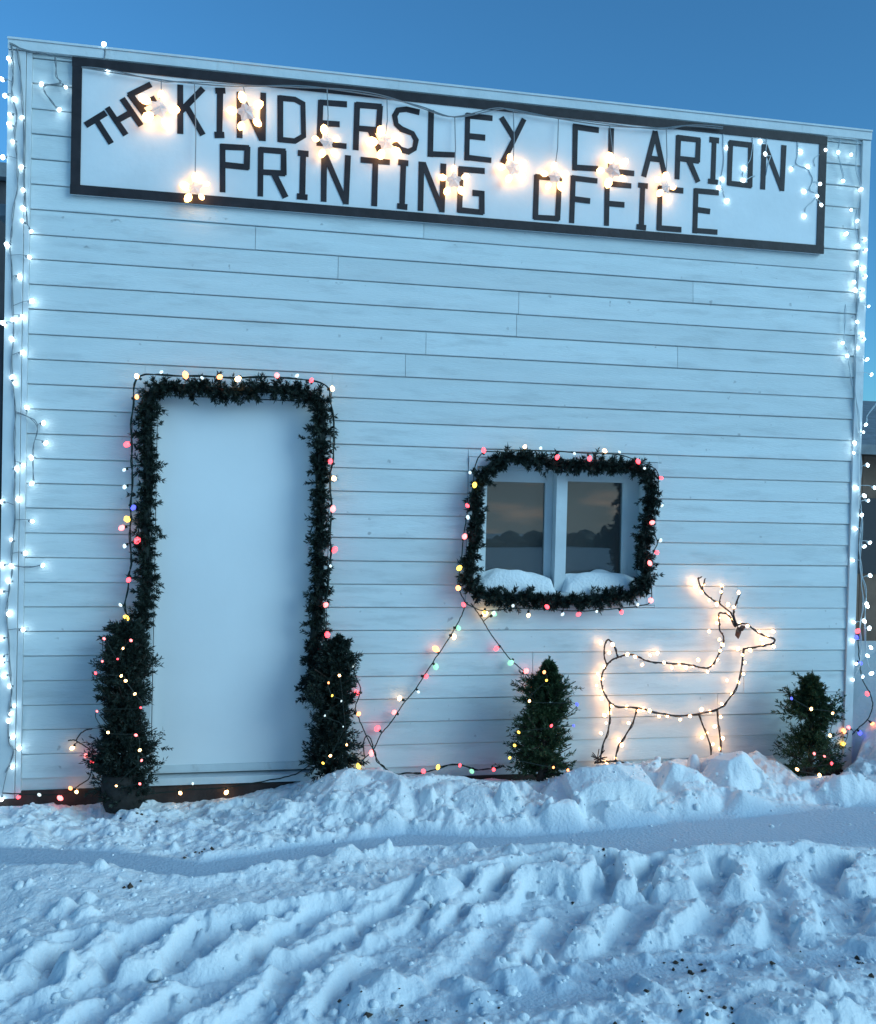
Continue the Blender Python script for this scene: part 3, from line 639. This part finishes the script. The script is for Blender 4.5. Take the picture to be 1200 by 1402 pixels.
tree_b = conifer('dark columnar evergreen between the door and the slanting light string', (452, 1062), (462, 872), .18, .122, COLM, 400, 2, leader=False, nm='evergreen')
tree_c = conifer('small green spruce just below the window, beside the deer\'s tail', (740, 1072), (752, 905), .26, .20, CONE, 330, 3)
tree_d = conifer('small ragged spruce in front of the deer at the building corner', (1110, 1068), (1112, 925), .24, .24, TIER, 270, 4, gapz=(.40, .56, .15))

# ------------------------------------------------------------------ light strings
def ball(r, stretch=1.35):
    vs = [(0, 0, -r * stretch)]; kk = 7; fs = []
    rings = [(-.62, .72), (.05, 1.0), (.68, .66)]
    for z_, w in rings:
        vs += [(math.cos(6.283 * j / kk) * r * w, math.sin(6.283 * j / kk) * r * w, z_ * r * stretch) for j in range(kk)]
    vs.append((0, 0, r * stretch)); last = len(vs) - 1
    for j in range(kk):
        fs.append((0, 1 + (j + 1) % kk, 1 + j)); fs.append((last, 1 + 2 * kk + j, 1 + 2 * kk + (j + 1) % kk))
        for a in range(2): fs.append((1 + a * kk + j, 1 + a * kk + (j + 1) % kk, 1 + (a + 1) * kk + (j + 1) % kk, 1 + (a + 1) * kk + j))
    return vs, fs
BULB = {}
def bulb(parent, p, kind, r, tilt=None, name='bulb'):
    key = (kind, round(r, 4))
    if key not in BULB:
        q_ = MB(); q_.add(*ball(r)); BULB[key] = q_.mesh('bulb', 'bulb_' + kind, True)
    o_ = bpy.data.objects.new(name, BULB[key]); COL.objects.link(o_); o_.parent = parent; place(o_, p, parent); o_.scale = (random.uniform(.75, 1.2),) * 3
    o_.rotation_euler = tilt if tilt else (random.uniform(-1, 1), random.uniform(-1, 1), 0)
    return o_
def nearest(path, p):
    return min(path, key=lambda q_: (q_ - p).length_squared)
def light_string(name, label, wires, bulbs, d, r, wire_mat, group=None, wr=.0032, double=False, frame=id_, leads=True):
    """wires: lists of photo points; bulbs: (x, y, kind[, d])"""
    W = []
    for w in wires:
        pts = [wp(*frame(q_[0], q_[1]), (q_[2] if len(q_) > 2 else d)) for q_ in w]
        W.append(spline(pts, 6) if len(pts) > 1 else pts)
    base = min((p for w in W for p in w), key=lambda p: p.z)
    t_ = thing(name, label, 'light string', base, group)
    q_ = MB(); allp = [p for w in W for p in w]
    for w in W:
        q_.tube([p + Vector((random.uniform(-1, 1), random.uniform(-1, 1), random.uniform(-1, 1))) * .0015 for p in w], wr, 5)
        if double: q_.tube([p + Vector((math.sin(i * .8) * .006, -.004, math.cos(i * .55) * .005)) for i, p in enumerate(w)], wr, 5)
    for bdat in bulbs:
        p = wp(*frame(bdat[0], bdat[1]), bdat[3] if len(bdat) > 3 else d + .006)
        if leads:
            n0 = nearest(allp, p)
            if (n0 - p).length > r * .8: q_.tube([n0, (n0 + p) / 2 + Vector((0, -.004, .006)), p + Vector((0, 0, r * .6))], wr * .8, 4)
        rr = r * (.72 if bdat[2] == 'dim' else 1.0)
        bulb(t_, p, bdat[2], rr)
        dv = (p - nearest(allp, p)); dv = dv.normalized() if dv.length > 1e-4 else Vector((0, 0, 1))
        q_.tube([p - dv * rr * 2.0, p - dv * rr * .7], rr * .5, 5)       # socket
    q_.build('wire', wire_mat, t_)
    return t_
def fz(sx, ox, oy): return lambda x, y: (ox + x / sx, oy + y / sx)
# round the door
f3 = fz(3.0, 100, 480)
light_string('light_string', 'coloured light string running up, over and down round the door garland', [[f3(*p) for p in [(235, 1120), (215, 1050), (228, 950), (238, 860), (235, 720), (240, 620), (243, 480), (240, 380), (245, 240), (262, 120), (330, 98), (460, 105), (600, 108), (700, 112), (840, 108), (980, 125), (1045, 150), (1062, 230), (1074, 380), (1060, 500), (1060, 640), (1058, 800), (1055, 900), (1035, 1050), (1040, 1180)]]],
  [(*f3(x, y), k_) for x, y, k_ in [(262, 105, 'warm'), (363, 88, 'dim'), (462, 100, 'orange'), (530, 112, 'dim'), (603, 108, 'orange'), (678, 116, 'warm'), (838, 102, 'pink'), (920, 103, 'dim'), (980, 122, 'red'), (1066, 156, 'warm'), (262, 190, 'orange'), (222, 385, 'red'), (210, 490, 'dim'), (212, 560, 'dim'), (248, 645, 'blue'), (222, 692, 'yellow'), (200, 728, 'pink'), (264, 780, 'red'), (212, 803, 'dim'), (228, 942, 'red'), (195, 1045, 'dim'), (218, 1098, 'yellow'), (232, 1155, 'red'),
   (1058, 455, 'red'), (1072, 525, 'warm'), (1068, 650, 'pink'), (1075, 818, 'red'), (1058, 885, 'dim'), (1038, 1045, 'pink'), (1045, 1167, 'red')]], .115, .014, 'green_wire', double=True)
# round the window, with the two slanting runs
f4 = fz(3.4286, 600, 580)
light_string('light_string', 'coloured light string edging the window garland', [[f4(*p) for p in [(130, 845), (95, 760), (105, 680), (120, 540), (140, 400), (165, 290), (175, 200), (215, 135), (330, 135), (410, 125), (560, 130), (700, 140), (850, 145), (940, 178), (1025, 220), (1035, 300), (1022, 400), (1015, 500), (1030, 560), (1005, 620), (995, 700), (1000, 830), (935, 858), (800, 872), (660, 880), (500, 872), (350, 868), (220, 880), (130, 845)]]],
  [(*f4(x, y), k_) for x, y, k_ in [(215, 125, 'red'), (408, 108, 'warm'), (482, 115, 'dim'), (560, 158, 'red'), (640, 140, 'dim'), (712, 163, 'red'), (783, 128, 'warm'), (852, 133, 'dim'), (940, 178, 'red'), (970, 210, 'dim'), (1048, 255, 'red'), (1052, 385, 'dim'), (1005, 465, 'pink'), (1045, 548, 'dim'), (1028, 605, 'red'), (995, 655, 'pink'), (1000, 830, 'pink'), (938, 850, 'dim'), (862, 885, 'red'), (745, 882, 'dim'), (660, 895, 'red'), (585, 895, 'dim'), (512, 860, 'red'), (425, 900, 'warm'), (352, 855, 'dim'), (262, 890, 'dim'), (220, 888, 'yellow'), (120, 850, 'red'), (95, 772, 'orange'), (100, 678, 'yellow'), (125, 530, 'pink'), (138, 385, 'red'), (172, 288, 'yellow'), (150, 230, 'dim'), (140, 440, 'dim')]], .115, .0130, 'green_wire')
f5 = fz(4.0, 460, 820)
light_string('light_string', 'coloured light string slanting from the window corner down towards the door', [[f5(*p) for p in [(705, 40), (690, 90), (630, 200), (530, 350), (440, 490), (370, 575), (300, 680), (245, 745), (205, 830), (150, 880), (120, 930)]], [f5(*p) for p in [(205, 825), (165, 745), (120, 640), (108, 590), (135, 500), (110, 430), (95, 360)]], [f5(*p) for p in [(205, 825), (195, 775), (170, 750), (150, 800), (160, 870)]]],
  [(*f5(x, y), k_) for x, y, k_ in [(672, 160, 'green'), (648, 208, 'warm'), (548, 275, 'orange'), (548, 372, 'green'), (495, 425, 'red'), (452, 510, 'dim'), (350, 545, 'warm'), (320, 622, 'pink'), (228, 710, 'red'), (115, 515, 'red'), (125, 630, 'orange'), (95, 360, 'dim'), (195, 845, 'pink'), (125, 915, 'yellow')]], .05, .0145, 'green_wire')
light_string('light_string', 'short coloured light string slanting from the window corner to the small spruce', [[f5(*p) for p in [(740, 25), (800, 110), (845, 185), (900, 260), (965, 340), (1035, 400), (1070, 450), (1095, 495)]]],
  [(*f5(x, y), k_) for x, y, k_ in [(818, 80, 'warm'), (868, 82, 'green'), (880, 272, 'red'), (958, 350, 'green'), (1043, 395, 'pink'), (1072, 490, 'orange'), (1140, 405, 'orange')]], .05, .0145, 'green_wire')
# along the snow between door and spruce
light_string('light_string', 'coloured light string lying on the snow between the columnar evergreen and spruce', [[f5(*p) for p in [(205, 830), (230, 885), (270, 930), (330, 958), (400, 955), (470, 952), (530, 940), (600, 912), (690, 912), (780, 936), (850, 930), (910, 915)]]],
  [(*f5(x, y), k_) for x, y, k_ in [(480, 945, 'red'), (560, 922, 'yellow'), (680, 912, 'red'), (745, 945, 'green'), (865, 935, 'red')]], .10, .011, 'green_wire', double=True)
# left foot of the wall
f6 = fz(4.125, 0, 780)
light_string('light_string', 'coloured light string along the foot of the wall into the sacked evergreen', [[f6(*p) for p in [(15, 1262), (140, 1268), (260, 1272), (380, 1262), (450, 1215), (505, 1175), (520, 1100), (515, 1030), (470, 990), (430, 965), (470, 915), (520, 898)]], [f6(*p) for p in [(430, 965), (410, 963), (385, 966)]], [(200, 1088), (255, 1082), (310, 1078), (370, 1068), (405, 1060), (428, 1045)]],
  [(*f6(x, y), k_) for x, y, k_ in [(105, 1285, 'red'), (222, 1272, 'dim'), (340, 1290, 'pink'), (398, 1235, 'orange'), (432, 1255, 'warm'), (520, 1085, 'red'), (485, 1052, 'pink'), (408, 1008, 'warm')]] + [(264, 1073, 'dim'), (247, 1086, 'warm'), (310, 1085, 'warm')], .045, .011, 'green_wire')
# minis in the trees
def tree_lights(label, wire, bl, d, fr_, r=.0062):
    return light_string('light_string', label, [[(*fr_(x, y), d) for x, y in wire]], [(*fr_(x, y), k_, d + .012) for x, y, k_ in bl], d, r, 'green_wire', leads=True, wr=.002)
tl = [(740, 400, 'pink'), (695, 445, 'warm'), (665, 505, 'red'), (588, 390, 'pink'), (578, 518, 'pink'), (540, 585, 'red'), (685, 600, 'warm'), (710, 628, 'warm'), (762, 702, 'warm'), (795, 780, 'red'), (548, 800, 'pink'), (610, 920, 'warm'), (768, 935, 'pink'), (790, 1020, 'warm'), (800, 1078, 'pink'), (657, 1222, 'warm'), (790, 1210, 'pink')]
tree_lights('string of tiny lights wound through the sacked evergreen', [(b_[0], b_[1]) for b_ in tl], tl, .385, f6)
tl = [(60, 800, 'warm'), (20, 420, 'warm'), (-40, 460, 'orange'), (-20, 530, 'yellow'), (30, 560, 'dim'), (-60, 640, 'dim'), (40, 700, 'dim'), (-30, 860, 'warm'), (-70, 900, 'yellow')]
tree_lights('string of tiny lights wound through the columnar evergreen', [(b_[0], b_[1]) for b_ in tl], tl, .34, f5)
f7 = fz(2.2222, 660, 780)
tl = [(190, 312, 'orange'), (197, 337, 'yellow'), (145, 400, 'warm'), (290, 410, 'blue'), (212, 475, 'red'), (280, 475, 'blue'), (112, 495, 'yellow'), (100, 535, 'yellow'), (85, 573, 'yellow'), (218, 602, 'orange'), (262, 610, 'orange')]
tree_lights('string of tiny coloured lights wound through the spruce below the window', [(b_[0], b_[1]) for b_ in tl], tl, .50, f7, .0075)
tl = [(943, 392, 'blue'), (1003, 424, 'warm'), (1068, 437, 'warm'), (1060, 505, 'warm'), (1103, 492, 'orange'), (1115, 480, 'pink'), (1100, 532, 'yellow'), (1012, 560, 'pink'), (1043, 568, 'pink'), (1065, 590, 'red'), (960, 608, 'warm'), (1028, 625, 'warm')]
tree_lights('string of tiny coloured lights wound through the ragged corner spruce', [(b_[0], b_[1]) for b_ in tl], tl, .48, f7, .0075)
f8 = fz(5.0, 1140, 780)
light_string('light_string', 'coloured light string rising over the snow heap past the building corner', [[(*f8(*p), .02) for p in [(60, 1230), (120, 1150), (180, 1085), (240, 1030), (272, 960), (275, 900), (255, 840), (215, 770), (195, 700), (185, 600), (178, 480), (180, 400)]]],
  [(*f8(x, y), k_) for x, y, k_ in [(275, 1055, 'orange'), (190, 1118, 'blue'), (240, 850, 'red'), (112, 1080, 'pink'), (80, 1105, 'orange'), (75, 1195, 'yellow'), (195, 640, 'blue'), (175, 420, 'red'), (165, 465, 'blue')]], .02, .012, 'green_wire')
# icicle lights at the two corners
fa = fz(2.983, 0, 330); fc = fz(3.0, 0, 40); fd = fz(3.0, 800, 130); fe = fz(2.26, 1100, 400)
lb = [fa(x, y) for x, y in [(28, 15), (120, 65), (80, 145), (130, 245), (92, 310), (55, 320), (12, 335), (48, 400), (92, 455), (50, 555), (60, 580), (110, 680), (178, 743), (187, 825), (128, 885), (68, 930), (95, 915), (130, 990), (75, 1055), (132, 1145), (45, 1220), (103, 1275), (47, 1328), (175, 1325), (33, 1387), (5, 1065), (5, 1325)]] + \
     [f6(x, y) for x, y in [(48, 65), (50, 250), (130, 340), (22, 600), (52, 660), (80, 770), (60, 815), (48, 855), (72, 945), (108, 1010), (70, 1115), (5, 125), (5, 390), (5, 500), (5, 530), (8, 1300)]] + \
     [fc(x, y) for x, y in [(35, 120), (8, 205), (20, 272), (58, 285), (40, 350), (90, 362), (38, 390), (52, 460), (12, 525), (88, 565), (95, 660), (95, 735), (92, 787), (128, 830), (28, 885), (170, 225), (270, 237), (243, 330), (427, 60), (442, 170)]]
light_string('icicle_lights', 'cool white icicle lights trailing down the wall corner nearest the door', [[fc(*p) for p in [(40, 60), (110, 85), (190, 105), (290, 120), (430, 130), (445, 165)]], [fc(*p) for p in [(225, 115), (235, 190), (245, 225), (180, 230), (205, 290), (240, 325)]], [fc(*p) for p in [(428, 70), (432, 130)]],
   [fc(*p) for p in [(45, 65), (55, 150), (50, 250), (68, 350), (62, 460), (75, 600), (60, 720), (45, 850)]] + [fa(*p) for p in [(45, 80), (55, 300), (50, 500), (62, 720), (60, 900), (62, 1080), (52, 1250), (45, 1380)]] + [f6(*p) for p in [(50, 100), (40, 300), (60, 560), (60, 750), (45, 950), (75, 1020), (40, 1140)]],
   [fc(*p) for p in [(70, 80), (95, 300), (98, 520), (110, 800)]], [fa(*p) for p in [(62, 700), (150, 740), (140, 830), (135, 990)]], [fa(*p) for p in [(50, 1328), (120, 1330), (172, 1325)]]],
   [(x, y, 'cool') for x, y in lb], .035, .0100, 'grey_wire', wr=.0022, double=True)
rbz = [fd(x, y) for x, y in [(992, 225), (970, 365), (905, 395), (920, 295), (852, 303), (890, 232), (960, 415), (975, 452), (905, 497), (1045, 235), (1098, 245), (1065, 352), (1137, 388), (1098, 472), (1122, 517), (1077, 570), (1155, 592), (1125, 620), (1158, 637), (1148, 708), (1120, 690), (1157, 745), (1110, 768), (1115, 802), (1145, 800), (1145, 830), (1170, 868), (725, 190), (745, 242), (585, 215), (568, 345), (555, 380), (587, 435), (658, 300), (655, 350)]] + \
      [fe(x, y) for x, y in [(123, 157), (137, 197), (168, 92), (183, 130), (190, 145), (170, 172), (198, 208), (212, 255), (195, 410), (187, 433), (160, 467), (157, 497), (200, 535), (222, 605), (165, 605), (202, 645), (190, 630), (182, 690), (163, 732), (155, 830), (207, 775), (190, 787), (208, 877), (197, 965), (200, 972), (190, 1018), (205, 1040), (158, 1022), (210, 1100), (200, 1125), (155, 1080), (155, 1200), (212, 1180), (185, 1190), (165, 1150)]]
light_string('icicle_lights', 'cool white icicle lights bunched down the wall corner beside the ragged spruce', [[fd(*p) for p in [(440, 130), (550, 140), (660, 150), (740, 150), (860, 165), (960, 170), (1040, 175), (1100, 180), (1140, 200)]], [fd(*p) for p in [(560, 140), (575, 210), (565, 330), (570, 400), (587, 432)]], [fd(*p) for p in [(685, 155), (690, 240), (660, 300), (655, 350), (700, 335)]], [fd(*p) for p in [(745, 155), (750, 240), (765, 260), (742, 330)]],
   [fd(*p) for p in [(865, 170), (880, 210), (870, 280), (915, 300), (935, 340), (930, 390), (960, 415), (920, 450), (905, 495)]], [fd(*p) for p in [(965, 175), (985, 220), (950, 260), (945, 290)]], [fd(*p) for p in [(1050, 180), (1045, 240), (1065, 345)]],
   [fd(*p) for p in [(1120, 190), (1118, 300), (1135, 400), (1112, 520), (1130, 640), (1112, 760), (1130, 850)]] + [fe(*p) for p in [(170, 30), (160, 200), (165, 330), (175, 440), (178, 560), (176, 660), (182, 690), (175, 780), (180, 880), (185, 960), (176, 1050), (180, 1120), (165, 1180)]],
   [fe(*p) for p in [(130, 40), (128, 150), (140, 200), (150, 290)]], [fe(*p) for p in [(182, 700), (178, 850), (195, 940), (190, 1060), (205, 1170)]], [fe(*p) for p in [(225, 345), (200, 380), (195, 405)]]],
   [(x, y, 'cool') for x, y in rbz], .035, .0095, 'white_wire', wr=.0022, double=True)
# star lights along the sign
stars = [(218, 148, 1.0), (337, 153, .95), (267, 257, .8), (448, 195, .85), (528, 195, .95), (622, 247, .85), (703, 230, .85), (760, 242, .8), (840, 233, .9), (912, 255, .85)]
top_run = [(112, 92), (160, 100), (215, 108), (245, 112), (320, 118), (400, 117), (448, 121), (520, 132), (575, 145), (623, 160), (680, 150), (703, 150), (765, 162), (835, 172), (905, 175), (940, 172), (990, 176)]
stt = thing('star_lights', 'string of clear star lights with warm bulbs hanging across the sign', 'light string', wp(600, 260, .07))
q_ = MB(); run = spline([wp(x, y, .058) for x, y in top_run], 6); q_.tube(run, .0035, 5); q_.tube([p + Vector((0, -.003, math.sin(i * .35) * .010)) for i, p in enumerate(run)], .003, 5)
for sx, sy, s_ in stars:
    c = wp(sx, sy, .072); a = nearest(run, Vector((c.x, run[0].y, c.z + .25)))
    a = min(run, key=lambda p_: abs(p_.x - c.x))
    q_.tube([a, (a + c) / 2 + Vector((.006, 0, 0)), c + Vector((0, .004, .05 * s_))], .0028, 5)
q_.build('wire', 'grey_wire', stt)
SR = .063
q_ = MB(); kk = 10; ring = [(math.cos(math.pi / 2 + 6.283 * j / kk) * (SR if j % 2 == 0 else SR * .55), math.sin(math.pi / 2 + 6.283 * j / kk) * (SR if j % 2 == 0 else SR * .55)) for j in range(kk)]
q_.add([(0, -.018, 0), (0, .018, 0)] + [(x, 0, z) for x, z in ring], [(0, 2 + (j + 1) % kk, 2 + j) for j in range(kk)] + [(1, 2 + j, 2 + (j + 1) % kk) for j in range(kk)])
star_me = q_.mesh('star', 'star_plastic')
for i, (sx, sy, s_) in enumerate(stars):
    c = wp(sx, sy, .072); so = bpy.data.objects.new('star', star_me); COL.objects.link(so); so.parent = stt; place(so, c, stt)
    rot = random.uniform(-.35, .35); so.rotation_euler = (random.uniform(-.3, .3), rot, random.uniform(-.5, .5)); so.scale = (s_, s_, s_)
    for j in range(5):
        th = math.pi / 2 + 6.283 * j / 5
        bo = bulb(so, c, 'star', .0235); bo.location = (math.cos(th) * SR * 1.22, .006, math.sin(th) * SR * 1.22); bo.rotation_euler = (0, math.pi / 2 - th, 0)

# ------------------------------------------------------------------ wire deer
fD = fz(4.2857, 800, 780); DD = .072
def dp(x, y, d=DD): return wp(*fD(x, y), d)
deer = thing('wire_deer', 'lit wire outline deer with antlers standing in the snow before the wall', 'deer figure', dp(450, 1120))
def dwire(name, pts, r=.0046):
    q_ = MB(); s_ = spline([dp(*p) for p in pts], 6); q_.tube(s_, r, 6)
    q_.tube([p + Vector((math.sin(i * 1.1) * .006, -.005, math.cos(i * 1.1) * .006)) for i, p in enumerate(s_)], .0022, 4)
    return q_.build(name, 'deer_wire', deer, True)
dwire('body', [(200, 515), (240, 502), (285, 500), (330, 518), (385, 540), (500, 550), (600, 556), (660, 568), (722, 578), (765, 545), (800, 470), (820, 400), (797, 355), (793, 300), (792, 258), (820, 256), (850, 270), (885, 335)])
dwire('body', [(935, 465), (930, 530), (920, 600), (895, 690), (830, 785), (780, 820), (680, 845), (560, 858), (430, 840), (310, 810), (200, 805), (150, 775), (115, 715), (102, 660), (108, 610), (135, 560), (165, 530), (200, 515)])
dwire('head', [(885, 335), (920, 318), (960, 322), (1000, 355), (1050, 385), (1115, 408), (1108, 432), (1060, 444), (1000, 455), (935, 465)])
dwire('tail', [(132, 555), (118, 500), (124, 435), (143, 412), (165, 432), (185, 470), (196, 512)])
for leg in ([(148, 778), (151, 870), (140, 950), (108, 1040), (95, 1130)], [(310, 810), (290, 890), (240, 980), (200, 1040), (183, 1125)], [(672, 848), (708, 940), (740, 1030), (748, 1130)], [(780, 820), (790, 920), (800, 1000), (806, 1130)]): dwire('leg', leg)
dwire('antler', [(890, 338), (865, 260), (790, 196), (740, 166), (690, 112), (668, 50)], .0046); dwire('antler', [(898, 330), (878, 258), (890, 205), (912, 150)], .005)
dwire('tine', [(690, 112), (702, 85), (710, 55)], .004); dwire('tine', [(792, 196), (805, 150), (812, 98)], .004)
dwire('tine', [(668, 50), (690, 45)], .003)
dwire('base_rod', [(60, 1135), (110, 1130), (190, 1125), (280, 1145)])
q_ = MB(); c = dp(915, 355, DD + .01)
for dx, dz, w, h_ in [(-.010, -.015, .022, .036), (.014, .012, .022, .018), (.0, .0, .012, .012)]:
    q_.add([(c.x + dx + math.cos(6.283 * j / 7) * w * (1 + .25 * math.sin(j * 3)), c.y + (-.012 if j % 2 else .004), c.z + dz + math.sin(6.283 * j / 7) * h_) for j in range(7)] + [(c.x + dx, c.y - .018, c.z + dz), (c.x + dx, c.y + .012, c.z + dz)],
           [(7, j, (j + 1) % 7) for j in range(7)] + [(8, (j + 1) % 7, j) for j in range(7)])
q_.build('bow', 'brown_cloth', deer)
q_ = MB()
for i in range(16):
    a = dp(85 + random.uniform(-15, 15), 1110); q_.tube([a, a + Vector((random.uniform(-.04, .04), random.uniform(-.03, .01), random.uniform(-.02, .07)))], .003, 4)
q_.build('cable_bundle', 'deer_wire', deer)
for x, y in [(645, 65), (690, 132), (735, 180), (780, 202), (845, 258), (810, 95), (845, 205), (908, 135), (915, 312), (1028, 365), (1110, 362), (1038, 410), (1113, 450), (975, 472), (905, 465), (782, 312), (735, 362), (795, 410), (800, 475), (782, 528), (725, 600), (670, 530), (597, 575), (515, 575), (432, 490), (388, 502), (342, 558), (255, 498), (148, 488), (100, 430), (118, 570), (82, 612), (75, 680), (105, 755), (162, 800), (120, 855), (100, 960), (222, 1030), (185, 1105), (132, 1128), (318, 825), (385, 828), (440, 862), (490, 860), (565, 880), (622, 860), (690, 822), (840, 650), (810, 790), (803, 865), (815, 990), (693, 985), (757, 1025), (800, 1050), (768, 920), (945, 545), (935, 612), (262, 900), (205, 1000), (130, 900), (300, 512), (470, 545), (560, 552), (640, 565), (750, 560), (812, 440), (792, 280), (860, 290), (960, 330), (1075, 395), (1050, 440), (930, 500), (905, 660), (870, 730), (740, 832), (350, 820), (250, 806), (112, 710), (104, 640), (168, 440), (700, 90), (805, 130), (880, 220), (655, 100), (150, 840), (720, 960)]:
    bulb(deer, dp(x, y, DD - .025 if random.random() < .7 else DD + .01), 'deer', .0085)

# ------------------------------------------------------------------ snow on the sill
def sill_snow(label, px0, px1, py, seed):
    a, b2 = wp(px0, py, 0).x, wp(px1, py, 0).x; n1_, n2_ = 26, 12; vs, fs = [], []
    z0 = WIN[2] + .021; zt = wp((px0 + px1) / 2, 781, -.06).z - z0
    for i in range(n1_):
        for j in range(n2_):
            u, v = i / (n1_ - 1), j / (n2_ - 1)
            h_ = zt * (max(0, math.sin(math.pi * (.06 + .88 * u))) ** .30) * min(1, (v / .42)) ** .6 * (.9 + .5 * float(vnoise(np.array([u * 4.0]), np.array([v * 3.0]), seed)[0]))
            vs.append((a + (b2 - a) * u, -.028 + v * .126, z0 + h_ if 0 < i < n1_ - 1 and j > 0 else z0))
    for i in range(n1_ - 1):
        for j in range(n2_ - 1): fs.append((i * n2_ + j, (i + 1) * n2_ + j, (i + 1) * n2_ + j + 1, i * n2_ + j + 1))
    q2 = MB(); q2.add(vs, fs); o_ = q2.build('sill_snow', 'snow', None, True); tag(o_, label, 'snow')
sill_snow('snow drift on the window sill, on the door side of the centre post', 657, 761, 795, 3); sill_snow('snow drift on the window sill, on the deer side of the centre post', 772, 882, 795, 8)

# ------------------------------------------------------------------ neighbours
def boarded(parent, x0, x1, y, z0, z1, w, m_):
    x = x0
    while x < x1 - .01:
        part('board', m_, parent, (x + .003, min(x + w, x1) - .003, y - .02, y, z0, z1)); x += w
LZ = wp(4, 248, -2.0).z
nb = thing('dark_shed', 'dark boarded building just visible past the door side corner', 'building', (-4.5, 4, 0))
wl = part('wall', 'dark_boards', nb, (-8, -.62, 2.0, 6, -.2, LZ)); boarded(wl, -3.0, -.62, 2.0, 0, LZ - .01, .2, 'dark_boards'); part('roof', 'roofing', nb, (-8.1, -.55, 1.9, 6.1, LZ + .001, LZ + .1))
nb2 = thing('brown_shed', 'brown boarded building with grey roof behind the snow heap at the corner', 'building', (8, 5, 0))
RZ, EZ = wp(1192, 549, -5.8).z, wp(1192, 622, -3.3).z
wl = part('wall', 'brown_boards', nb2, (6.4, 13, 3.6, 8, -.2, EZ + .03)); boarded(wl, 6.4, 10.4, 3.6, .0, EZ, .25, 'brown_boards')
q_ = MB(); q_.prism([(3.3, EZ), (5.8, RZ - .1), (8.3, EZ), (8.3, EZ + .1), (5.8, RZ), (3.3, EZ + .1)], 6.2, 13.2); q_.build('roof', 'roofing', nb2)
q_ = MB(); q_.prism([(3.61, EZ + .031), (8, EZ + .031), (5.8, RZ - .13)], 6.42, 12.9); q_.build('gable', 'brown_boards', nb2)
part('window', 'interior', nb2, (7.15, 7.75, 3.565, 3.579, .9, 1.7))
# far tree line across the street, seen only mirrored in the window panes
q_ = MB(); rt = random.Random(3); x = -60
while x < 110:
    w = rt.uniform(.5, 1.5); h_ = rt.uniform(1.0, 1.9) * (1 + .35 * math.sin(x * .23) + .2 * math.sin(x * .61)); y = -70 + rt.uniform(-4, 4); kk = 8
    vs = [(x, y, h_ * 1.05)]
    for zf, wf in ((.92, .45), (.55, .95), (-.1, .9)): vs += [(x + math.cos(6.283 * j / kk) * w * wf * rt.uniform(.7, 1.15), y + math.sin(6.283 * j / kk) * w * wf, h_ * zf) for j in range(kk)]
    q_.add(vs, [(0, 1 + j, 1 + (j + 1) % kk) for j in range(kk)] + [(1 + a * kk + j, 1 + (a + 1) * kk + j, 1 + (a + 1) * kk + (j + 1) % kk, 1 + a * kk + (j + 1) % kk) for a in range(2) for j in range(kk)])
    x += w * rt.uniform(.3, .7)
o = q_.build('far_woods', 'needles_tree'); o['kind'] = 'stuff'; tag(o, 'dark far-off line of trees across the street', 'woods')
